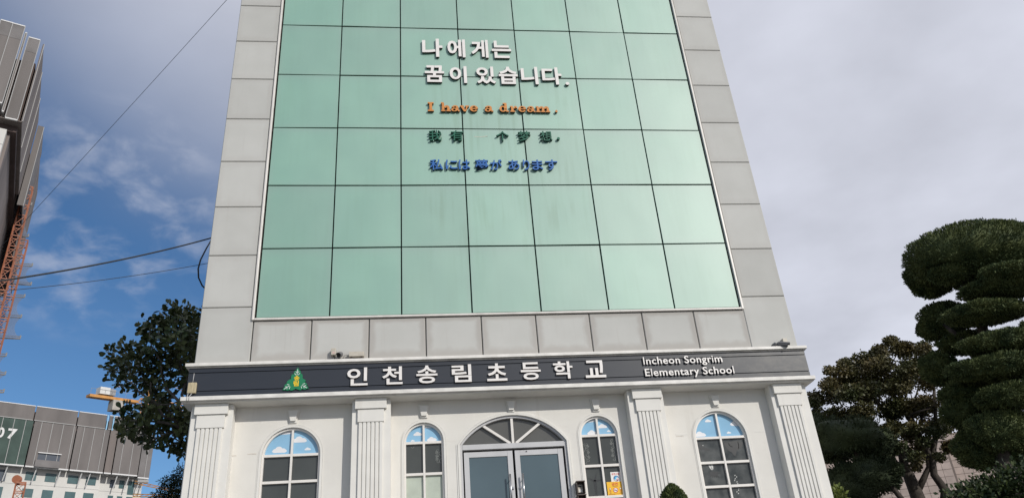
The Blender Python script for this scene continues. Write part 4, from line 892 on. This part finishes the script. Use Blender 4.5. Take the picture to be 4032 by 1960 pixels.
# ================================================================ foliage
def leaf_cloud(cent, n, size, aspect=.55, jitter=1.0, up=.2, seed=0, fold=.25):
    """cent: list of (centre, (rx,ry,rz), weight); returns verts, quads, centres, frames"""
    r = np.random.default_rng(seed); W_ = np.array([c[2] for c in cent], float); W_ /= W_.sum()
    idx = r.choice(len(cent), n, p=W_); cc = np.array([tuple(cent[i][0]) for i in range(len(cent))])[idx]; rr = np.array([cent[i][1] for i in range(len(cent))])[idx]
    d = r.normal(size=(n, 3)); d /= np.linalg.norm(d, axis=1)[:, None]; rad = r.random(n) ** (.45)
    P = cc + d * rr * rad[:, None] * (1 + .12 * r.normal(size=(n, 1)) * jitter)
    ax = d * .8 + r.normal(size=(n, 3)) * .7; ax[:, 2] += up; ax /= np.linalg.norm(ax, axis=1)[:, None]
    q = r.normal(size=(n, 3)); sd_ = np.cross(ax, q); sd_ /= np.linalg.norm(sd_, axis=1)[:, None]; nn = np.cross(ax, sd_)
    sz = size * (.7 + .6 * r.random(n))[:, None]
    return P, ax, sd_, nn, sz
def leaf_mesh(P, ax, sd_, nn, sz, aspect, fold=.2):
    n = len(P); tip = P + ax * sz; l_ = P + ax * sz * .62 + sd_ * sz * aspect * .5 + nn * sz * fold * .4; r_ = P + ax * sz * .62 - sd_ * sz * aspect * .5 + nn * sz * fold * .4
    V = np.stack([P, l_, tip, r_], 1).reshape(-1, 3); F = np.arange(n * 4).reshape(-1, 4); return V, F
def np_obj(name, V, F, m_, parent=None, kind=None, smooth=False):
    c = (V.min(0) + V.max(0)) / 2; me = bpy.data.meshes.new(name); me.vertices.add(len(V)); me.vertices.foreach_set('co', (V - c).ravel())
    k = F.shape[1]; me.loops.add(F.size); me.loops.foreach_set('vertex_index', F.ravel()); me.polygons.add(len(F)); me.polygons.foreach_set('loop_start', np.arange(0, F.size, k)); me.polygons.foreach_set('loop_total', np.full(len(F), k))
    me.update(calc_edges=True); me.materials.append(M[m_]); o = link(name, me, c, parent)
    if kind: o['kind'] = kind
    return o
def limb(mb, pts, r0, r1, n=8):
    mb.tube(pts, [r0 + (r1 - r0) * i / (len(pts) - 1) for i in range(len(pts))], n)
def wiggle(a, b_, n, amp, seed):
    r = random.Random(seed); out = []
    for i in range(n + 1):
        t_ = i / n; e = amp * math.sin(math.pi * t_); out.append(a.lerp(b_, t_) + Vector((r.uniform(-e, e), r.uniform(-e, e), r.uniform(-e, e) * .5)))
    return out

# --- magnolia behind the left corner of the school
D1 = 27
mg = thing('magnolia_tree', 'dark broad-leaved tree behind the left corner of the school', 'tree', gnd(at(-15.2, 0, D1)))
mpx = [(-17.6, 23.6, .75), (-17.9, 22.7, .8), (-19.3, 22.75, .5), (-18.6, 22.3, .8), (-16.6, 23.2, .8), (-15.4, 23.4, .9), (-17.0, 22.0, 1.0), (-15.8, 22.0, 1.1), (-18.6, 21.3, .8), (-20.2, 20.9, .65), (-21.1, 20.8, .45), (-19.2, 20.4, .9), (-20.6, 19.9, .7), (-17.8, 20.4, 1.0), (-16.4, 20.6, 1.1), (-15.2, 20.6, 1.2), (-18.9, 19.2, .8), (-20.3, 19.0, .5), (-17.9, 18.6, .8), (-15.6, 18.7, .7), (-17.8, 17.8, .7), (-18.3, 17.2, .8), (-19.6, 17.0, .6), (-17.2, 16.7, .9), (-16.0, 16.9, .9), (-15.2, 17.2, .9), (-18.6, 16.3, .8), (-19.5, 16.0, .55), (-17.6, 15.7, .6), (-16.6, 15.5, .7), (-15.5, 15.6, .8), (-18.1, 15.2, .4), (-17.2, 15.1, .4), (-15.6, 14.9, .5), (-16.2, 19.6, .8), (-15.6, 19.6, .9)]
cent = []; rnd = random.Random(3)
for (a_, e_, r_) in mpx:
    D = D1 + rnd.uniform(-1.1, 1.1); rr = math.radians(r_) * D * 1.08; cent.append((at(a_, e_, D), (rr, rr * 1.2, rr), r_ ** 2))
for k in range(16): cent.append((at(rnd.uniform(-14, -9), rnd.uniform(15, 24), D1 + rnd.uniform(-1, 2)), (.7, .7, .7), .5))
for (a_, e_, r_) in mpx[::3]: cent.append((at(a_ + .6, e_, D1 + 1.8), (.45, .5, .45), .25))
P, ax, sd_, nn, sz = leaf_cloud(cent, 6400, .20, seed=5, up=.15)
def oval(P, ax, sd_, nn, sz, asp):
    """six-sided leaf with a folded midrib: eight verts, three quads a side merged as six tris -> two quads + two tris kept as four quads"""
    prof = [(0, .0), (.30, .30), (.62, .50), (.88, .34), (1.0, .0)]
    V = []; 
    for t_, w_ in prof:
        V.append(P + ax * sz * t_ - nn * sz * .10 * t_ * t_)
    Lf = [P + ax * sz * t_ + sd_ * sz * w_ * asp + nn * sz * (.10 * w_ - .10 * t_ * t_) for t_, w_ in prof[1:4]]
    Rt = [P + ax * sz * t_ - sd_ * sz * w_ * asp + nn * sz * (.10 * w_ - .10 * t_ * t_) for t_, w_ in prof[1:4]]
    A_ = np.stack(V + Lf + Rt, 1); n = len(P)       # 0-4 mid, 5-7 left, 8-10 right
    base = (np.arange(n) * 11)[:, None]; F = []
    for f in ((0, 1, 5, 5), (1, 2, 6, 5), (2, 3, 7, 6), (3, 4, 7, 7), (0, 8, 1, 1), (1, 8, 9, 2), (2, 9, 10, 3), (3, 10, 4, 4)):
        F.append(base + np.array(f))
    F = np.stack(F, 1).reshape(-1, 4); V = A_.reshape(-1, 3)
    return V, F
def poly_obj(name, V, F, m_, parent, kind=None):
    c = (V.min(0) + V.max(0)) / 2; me = bpy.data.meshes.new(name); faces = [tuple(dict.fromkeys(f)) for f in F.tolist()]
    me.from_pydata((V - c).tolist(), [], faces); me.materials.append(M[m_]); me.update(); o = link(name, me, c, parent)
    if kind: o['kind'] = kind
    return o
camv = np.array(CAM); azs = np.degrees(np.arctan2(P[:, 0] - camv[0], P[:, 1] - camv[1])); dist = np.linalg.norm(P - camv, axis=1)
score = np.where(azs < -15.9, dist, 1e9); order = np.argsort(score); near = order[:290]; rest = order[290:]
V, F = oval(P[rest], ax[rest], sd_[rest], nn[rest], sz[rest], .62); poly_obj('foliage', V, F, 'leaf_magnolia', mg, 'stuff')
one = [np.array([[0., 0, 0]]), np.array([[0., 1, 0]]), np.array([[1., 0, 0]]), np.array([[0., 0, 1]]), np.array([[1.]])]
Vl, Fl = oval(*one, .62); lme = bpy.data.meshes.new('leaf'); lme.from_pydata(Vl.tolist(), [], [tuple(dict.fromkeys(f)) for f in Fl.tolist()]); lme.materials.append(M['leaf_magnolia'])
for i in near:
    R_ = Matrix((Vector(sd_[i]), Vector(ax[i]), Vector(nn[i]))).transposed(); link('leaf', lme, P[i], mg, rot=R_.to_euler(), scale=float(sz[i][0]))
mb = MB(); base = gnd(at(-15.2, 0, D1)); hub = at(-15.0, 15, D1)
limb(mb, wiggle(base - Vector((0, 0, .1)), hub, 8, .15, 1), .20, .13, 10); build('trunk', mb, 'bark_grey', mg, smooth=True)
for k, (a_, e_) in enumerate(((-17.6, 23.3), (-19.0, 22.3), (-20.6, 20.6), (-20.1, 19.2), (-19.3, 16.6), (-17.6, 15.5), (-16.3, 22.8), (-18.2, 17.8), (-15.2, 23.2), (-12, 22), (-10, 19))):
    mb = MB(); limb(mb, wiggle(at(-15.2, 15 + k * .3, D1), at(a_, e_, D1 + rnd.uniform(-.8, .8)), 8, .22, k + 10), .07, .012, 6); build('branch', mb, 'bark_grey', mg, smooth=True)

# --- small dark conifer peeping out lower left
sc_ = thing('conifer_tree', 'small dark feathery conifer low behind the left pilaster', 'tree', gnd(at(-15.4, 0, 34)))
ct = [(at(-15.7, 13.3, 34), (.35, .35, .35), 1), (at(-16.3, 12.9, 34), (.35, .35, .2), 1), (at(-16.1, 12.3, 34), (.5, .5, .35), 1.5), (at(-16.7, 11.9, 34), (.4, .4, .3), 1), (at(-15.4, 12.4, 34), (.6, .6, .6), 2), (at(-15.7, 11.2, 34), (.9, .9, .6), 2), (at(-15.0, 10, 34), (1.2, 1.2, .9), 2)]
P, ax, sd_, nn, sz = leaf_cloud(ct, 4200, .15, seed=8, up=-.1); V, F = leaf_mesh(P, ax, sd_, nn, sz, .22); np_obj('foliage', V, F, 'leaf_round', sc_, 'stuff')
mb = MB(); limb(mb, [gnd(at(-15.2, 0, 34)), at(-15.4, 12.8, 34)], .14, .03); build('trunk', mb, 'bark', sc_)

# --- maple right of the school
D2 = 24.5
mp_ = thing('maple_tree', 'brownish green maple with forking trunk right of the school', 'tree', gnd(at(33.4, 0, D2)))
import itertools
px2 = [(34.3, 17.9, .5), (33.6, 17.4, .8), (34.9, 17.2, .8), (32.4, 17.0, .9), (31.2, 17.2, .5), (30.2, 16.9, .45), (31.0, 16.3, 1.0), (33.2, 16.2, 1.1), (35.2, 16.0, 1.1), (36.2, 16.3, .7), (29.6, 15.7, .8), (28.7, 15.2, .7), (30.4, 15.0, 1.1), (32.2, 15.0, 1.2), (34.2, 14.9, 1.2), (36.0, 15.0, .9), (28.6, 14.2, .8), (29.6, 13.9, 1.0), (31.3, 13.7, 1.1), (33.3, 13.6, 1.1), (35.2, 13.5, 1.1), (36.6, 13.6, .8), (28.8, 13.0, .8), (30.0, 12.7, .8), (31.6, 12.4, .6), (32.6, 12.2, .9), (34.0, 12.2, .8), (35.4, 12.2, .9), (29.4, 12.3, .8), (30.8, 11.9, .7), (28.7, 12.1, .7), (31.6, 11.4, .6), (28.4, 11.3, .5), (37.0, 15.0, .8), (37.2, 13.2, .8), (36.9, 11.8, .6), (36.2, 17.0, .6), (32.6, 11.2, .7), (33.4, 10.7, .7), (34.3, 11.2, .6), (35.8, 11.0, .7), (32.8, 10.2, .5), (33.6, 10.0, .35), (35.0, 10.4, .4)]
cent = []
for (a_, e_, r_) in px2:
    for j in range(3):
        D = D2 + rnd.uniform(-1.6, 1.6); rr = math.radians(r_) * D * .85; o_ = (rnd.uniform(-.5, .5) * r_, rnd.uniform(-.5, .5) * r_)
        cent.append((at(a_ + o_[0], e_ + o_[1] * .8, D), (rr, rr, rr * .62), r_ ** 2))
P, ax, sd_, nn, sz = leaf_cloud(cent, 76000, .068, seed=21, up=-.15); V, F = leaf_mesh(P, ax, sd_, nn, sz, .85, .3); np_obj('foliage', V, F, 'leaf_maple', mp_, 'stuff')
mb = MB(); limb(mb, [gnd(at(33.2, 0, D2)) - Vector((0, 0, .2)), at(33.15, 7.6, D2), at(33.05, 8.9, D2), at(32.95, 9.7, D2)], .22, .15, 10); limb(mb, wiggle(at(32.98, 9.6, D2), at(32.5, 14.5, D2), 8, .12, 4), .13, .03); limb(mb, wiggle(at(33.1, 9.1, D2), at(31.3, 13.8, D2 - .4), 8, .14, 5), .09, .02)
limb(mb, [at(33.1, 8.5, D2), at(33.7, 9.2, D2), at(34.25, 9.9, D2), at(34.4, 11.2, D2), at(34.1, 14, D2)], .10, .03); build('trunk', mb, 'bark', mp_, smooth=True)
mb = MB(); limb(mb, [gnd(at(34.3, 0, D2)) - Vector((0, 0, .2)), at(34.35, 7.4, D2), at(34.75, 8.4, D2), at(34.4, 9.4, D2), at(34.6, 10.4, D2), at(35.3, 11.8, D2), at(36, 14.5, D2)], .16, .04, 10); limb(mb, [at(34.55, 8.1, D2), at(35.0, 8.25, D2), at(35.05, 8.35, D2)], .08, .07, 8); limb(mb, wiggle(at(34.6, 10.4, D2), at(33.6, 15.8, D2), 8, .15, 7), .08, .02); build('trunk', mb, 'bark', mp_, smooth=True)
mb = MB()
for k, (a_, e_) in enumerate(((30.2, 14.6), (31, 16.6), (33, 17), (34.6, 17.5), (35.8, 16), (29.3, 13.3), (36.4, 13.6), (32, 15), (34.8, 15), (30.5, 12.6))): limb(mb, wiggle(at(33.0 + (k % 3) * .6, 11.5 + (k % 4) * .5, D2), at(a_, e_, D2 + rnd.uniform(-1, 1)), 7, .2, k + 40), .045, .008, 5)
build('branches', mb, 'bark', mp_, smooth=True)

# --- juniper clipped into layers
def pad(name, c_, rad, n, size, m_, parent, seed, lump=.085, asp=.30):
    r = np.random.default_rng(seed); d = r.normal(size=(n, 3)); d /= np.linalg.norm(d, axis=1)[:, None]
    ph = r.random(12) * 6.3; fr = r.normal(size=(12, 3)) * 3.2
    def lumpf(dd): return 1 + lump * sum(np.sin(dd @ fr[k] * 1.6 + ph[k]) + .55 * np.sin(dd @ fr[k][::-1] * 4.5 + ph[k] * 2) + .45 * np.sin(dd @ fr[(k + 5) % 12] * 11 + ph[k] * 3) for k in range(12)) / 3.46
    rad = np.array(rad); P = np.array(c_) + d * rad * (lumpf(d) * (1 - .10 * r.random(n) ** 2))[:, None]
    ax = d / rad; ax /= np.linalg.norm(ax, axis=1)[:, None]; ax = ax + r.normal(size=(n, 3)) * .42; ax[:, 2] += .45; ax /= np.linalg.norm(ax, axis=1)[:, None]
    q = r.normal(size=(n, 3)); s_ = np.cross(ax, q); s_ /= np.linalg.norm(s_, axis=1)[:, None]; nn = np.cross(ax, s_); sz = size * (.6 + .8 * r.random(n))[:, None]
    V, F = leaf_mesh(P - ax * sz * .3, ax, s_, nn, sz, asp, .1)
    # inner core so the pad is opaque
    nu, nv = 22, 12; core = []
    for i in range(nv + 1):
        for j in range(nu):
            th, p_ = math.pi * i / nv, 2 * math.pi * j / nu; core.append((math.sin(th) * math.cos(p_), math.sin(th) * math.sin(p_), math.cos(th)))
    core = np.array(core); Vc = np.array(c_) + core * rad * (lumpf(core) * .90)[:, None]
    Fc = np.array([(i * nu + j, i * nu + (j + 1) % nu, (i + 1) * nu + (j + 1) % nu, (i + 1) * nu + j) for i in range(nv) for j in range(nu)])
    V = np.concatenate([Vc, V]); F = np.concatenate([Fc, F + len(Vc)])
    return np_obj(name, V, F, m_, parent)
D3 = 20
jn = thing('juniper_tree', 'tall dark juniper clipped into cloud-like layers at the right edge', 'tree', gnd(at(43, 0, D3)))
def srcdir(u, v):
    x_, y_ = (u - 2016) / 3106.9, (v - 980) / 3106.9; return Rx * x_ - Ry * y_ - Rz
def fromview(u, v, D):
    """point on the sight line surveyed in the photograph, at horizontal distance D"""
    d = srcdir(u, v); return CAM + d * (D / math.hypot(d.x, d.y))
pads = [(3862, 1008, 290, 122, 0, 1.5), (3655, 1100, 95, 86, .1, .8), (3755, 1078, 105, 42, -.75, .5), (3985, 1075, 130, 42, -.75, .5), (3935, 1140, 165, 48, -.4, .7), (3700, 1255, 100, 75, .3, .7), (3860, 1232, 175, 52, -.5, .8), (3650, 1290, 55, 50, .3, .4), (3800, 1350, 130, 50, .5, .8), (3930, 1350, 170, 55, -.5, .8), (3680, 1450, 75, 70, .4, .6), (3905, 1450, 200, 65, -.4, .9), (3830, 1545, 150, 65, .2, .9), (3965, 1560, 150, 60, -.3, .8), (3800, 1625, 115, 65, 0, .7), (3925, 1690, 140, 85, -.2, .8), (3830, 1765, 95, 80, 0, .6), (4010, 1770, 75, 60, .3, .5), (4120, 1300, 120, 60, 0, .8), (4150, 1500, 130, 70, 0, .8), (4140, 1100, 120, 60, .2, .8)]
for k, (u, v, ru, rv, dd, dep) in enumerate(pads):
    c_ = fromview(u + (0 if k < 5 else 22), v, D3 + dd); sc2 = (c_ - CAM).length / 3106.9; ru *= .90 if k == 0 else .86; rv *= .92 if k == 0 else .80; dep = ru * sc2 * .62; se = .37
    rz = math.sqrt(max((rv * sc2) ** 2 - (dep * se) ** 2, (rv * sc2 * .55) ** 2)) / .93
    pad('foliage_pad', c_, (ru * sc2, max(dep, .35), rz), int(2500 + ru * rv * .9), .070, 'leaf_juniper', jn, 100 + k, lump=.042 if k == 0 else .065)
mb = MB(); limb(mb, [gnd(at(43, 0, D3)), fromview(3960, 1960, D3), fromview(3955, 1850, D3), fromview(3930, 1700, D3), fromview(3880, 1400, D3), fromview(3850, 1100, D3)], .24, .09, 10); limb(mb, [fromview(3950, 1760, D3), fromview(3990, 1745, D3), fromview(4060, 1728, D3)], .10, .05); limb(mb, [fromview(3900, 1500, D3), fromview(3800, 1350, D3), fromview(3700, 1260, D3)], .09, .04); build('trunk', mb, 'bark', jn, smooth=True)

# --- round clipped shrub tiers under the maple
rt = thing('topiary_tree', 'dark round-clipped evergreen in two tiers beneath the maple', 'tree', gnd(at(30.3, 0, 22)))
for k, (u, v, ru, rv, dd) in enumerate([(3330, 1725, 145, 70, 0), (3230, 1720, 80, 75, .4), (3430, 1755, 75, 55, .3), (3290, 1760, 60, 45, .4), (3400, 1880, 120, 70, 0), (3320, 1930, 110, 70, -.3), (3490, 1870, 45, 50, .2)]):
    c_ = fromview(u, v, 22 + dd); sc2 = (c_ - CAM).length / 3106.9; pad('foliage_pad', c_, (ru * sc2, max(.5, ru * sc2 * .9), rv * sc2), 2600, .09, 'leaf_round', rt, 200 + k, lump=.12)
mb = MB(); limb(mb, [gnd(at(30.8, 0, 22)), fromview(3420, 1960, 22), fromview(3380, 1800, 22), fromview(3340, 1700, 22)], .12, .06); limb(mb, [fromview(3560, 1975, 22), fromview(3520, 1925, 22), fromview(3480, 1880, 22)], .07, .06); build('trunk', mb, 'bark', rt, smooth=True)

# --- broadleaf bush bottom right and small bright shrub
bs = thing('bush', 'dense green leafy bush at the lower right corner', 'bush', gnd(at(36.5, 0, 17)))
ct = [(fromview(u, v, 17 + dd), (ru * .006, .5, rv * .006), ru * rv) for (u, v, ru, rv, dd) in ((3830, 1960, 80, 45, 0), (3900, 1930, 90, 55, .3), (3980, 1930, 100, 70, .2), (4050, 1900, 80, 80, .3), (3900, 2040, 160, 90, 0))]
P, ax, sd_, nn, sz = leaf_cloud(ct, 5200, .095, seed=31, up=.4); V, F = leaf_mesh(P, ax, sd_, nn, sz, .55, .2); np_obj('foliage', V, F, 'leaf_bush', bs, 'stuff')
mb = MB(); limb(mb, [gnd(at(37, 0, 17)), fromview(3930, 1950, 17)], .05, .02); build('stem', mb, 'bark', bs)
ys_ = thing('bush', 'small yellow-green shrub at the right foot of the school', 'bush', gnd(at(28.3, 0, 19)))
P, ax, sd_, nn, sz = leaf_cloud([(fromview(3300, 1958, 19), (.18, .2, .22), 1), (fromview(3290, 2000, 19), (.3, .3, .25), 1)], 420, .11, seed=33, up=.5); V, F = leaf_mesh(P, ax, sd_, nn, sz, .45, .2); np_obj('foliage', V, F, 'leaf_light', ys_, 'stuff')
mb = MB(); limb(mb, [gnd(at(28.3, 0, 19)), fromview(3300, 1960, 19)], .02, .008); build('stem', mb, 'bark', ys_)

# --- golden cypress in front of the third pilaster
cy_ = thing('cypress_shrub', 'small olive-green cypress tip in front of the third pilaster', 'bush', Vector((fromview(2655, 1960, 12).x, fromview(2655, 1960, 12).y, gh(fromview(2655, 1960, 12).y))))
top = fromview(2642, 1905, 12); r = np.random.default_rng(77); n = 9000
hz_ = r.random(n) ** .8 * .9; rad_ = .19 * (1 - np.exp(-hz_ * 9)) + .06 * hz_; an = r.random(n) * 6.283
lob = 1 + .10 * np.sin(an * 5 + hz_ * 10) + .07 * np.sin(an * 9 - hz_ * 23)
P = np.stack([top.x + rad_ * lob * np.cos(an), top.y + rad_ * lob * np.sin(an), top.z - hz_], 1); ax = np.stack([np.cos(an) * .45, np.sin(an) * .45, np.ones(n)], 1) + r.normal(size=(n, 3)) * .25; ax /= np.linalg.norm(ax, axis=1)[:, None]
q_ = r.normal(size=(n, 3)); sd_ = np.cross(ax, q_); sd_ /= np.linalg.norm(sd_, axis=1)[:, None]; nn = np.cross(ax, sd_); sz = (.035 + .035 * r.random(n))[:, None]
V, F = leaf_mesh(P - ax * sz * .4, ax, sd_, nn, sz, .3, .1); np_obj('foliage', V, F, 'leaf_cypress', cy_, 'stuff')
mb = MB(); limb(mb, [Vector((top.x, top.y, gh(top.y) - .05)), top - Vector((0, 0, .05))], .17, .10, 12); build('stem', mb, 'leaf_round', cy_)

# ================================================================ right: pink stone building
P0 = at(29.2, 0, 46); P0.z = 3.6; e1 = Vector((math.cos(math.radians(-20)), math.sin(math.radians(-20)), 0)); e2 = Vector((-e1.y, e1.x, 0))
def PC(s, d, z): return P0 + e1 * s + e2 * d + Vector((0, 0, z))
tC = thing('stone_building', 'pink stone-block building behind the trees on the right', 'building', PC(7, 2, 0))
def slabC(s0, s1, d0, d1, z0, z1, m_, name, par=tC, **k):
    mb = MB(); mb.add([PC(s, d, z) for s in (s0, s1) for d in (d0, d1) for z in (z0, z1)], [(0, 1, 3, 2), (4, 6, 7, 5), (0, 4, 5, 1), (2, 3, 7, 6), (0, 2, 6, 4), (1, 5, 7, 3)]); return build(name, mb, m_, par, **k)
zc = at(0, 11.9, 46).z - 3.6
slabC(-1.5, 5.35, .05, 8, 0, zc - .3, 'mortar', 'wall'); slabC(5.35, 14, 1.2, 8, 0, zc + .3, 'mortar', 'wall')
slabC(-1.6, 5.45, -.08, 8, zc - .3, zc, 'pink_stone', 'coping')
tw, th_ = .46, .36
tile = MB(); tile.add([Vector((0, 0, 0)) + e1 * a + e2 * b_ + Vector((0, 0, c__)) for a in (-tw / 2 + .008, tw / 2 - .008) for b_ in (0, .06) for c__ in (-th_ / 2 + .008, th_ / 2 - .008)], [(0, 1, 3, 2), (4, 6, 7, 5), (0, 4, 5, 1), (2, 3, 7, 6), (0, 2, 6, 4), (1, 5, 7, 3)])
tme = bpy.data.meshes.new('stone_tile'); tme.from_pydata([tuple(v) for v in tile.v], [], tile.f); tme.materials.append(M['pink_stone']); tme.update()
cnt = 0; z = zc - .3 - th_ / 2
while z > 2.2:
    s = -1.2 + tw / 2
    while s < 5.35 - tw / 2 + .01: link('stone_tile', tme, PC(s, random.uniform(-.02, .0), z), tC); s += tw; cnt += 1
    z -= th_
z = zc + .3 - th_ / 2
while z > 2.2:
    s = 5.6 + tw / 2
    while s < 10.5:
        if not (z < 4.6 and z > 3.2 and s < 9.4): link('stone_tile', tme, PC(s, 1.14, z), tC); cnt += 1
        s += tw
    z -= th_
slabC(5.36, 14, .0, 1.19, 2.95, 3.15, 'pink_stone', 'balcony_floor')
slabC(5.4, 9.4, .95, 1.15, 3.2, 4.6, 'rail_back', 'balcony_back')
bal = None
for (s0, s1) in ((5.5, 6.9), (7.0, 8.4), (8.5, 9.9)):
    mb = MB(); y_ = .15; a, b_, c__, d__ = PC(s0, y_, 3.25), PC(s1, y_, 3.25), PC(s1, y_, 4.3), PC(s0, y_, 4.3)
    for p, q in ((a, b_), (b_, c__), (c__, d__), (d__, a), (a, c__), (b_, d__)): mb.bar(p, q, .05)
    build('lattice_rail', mb, 'red_rail', tC)
print('tiles', cnt, 'objects', len(bpy.data.objects))
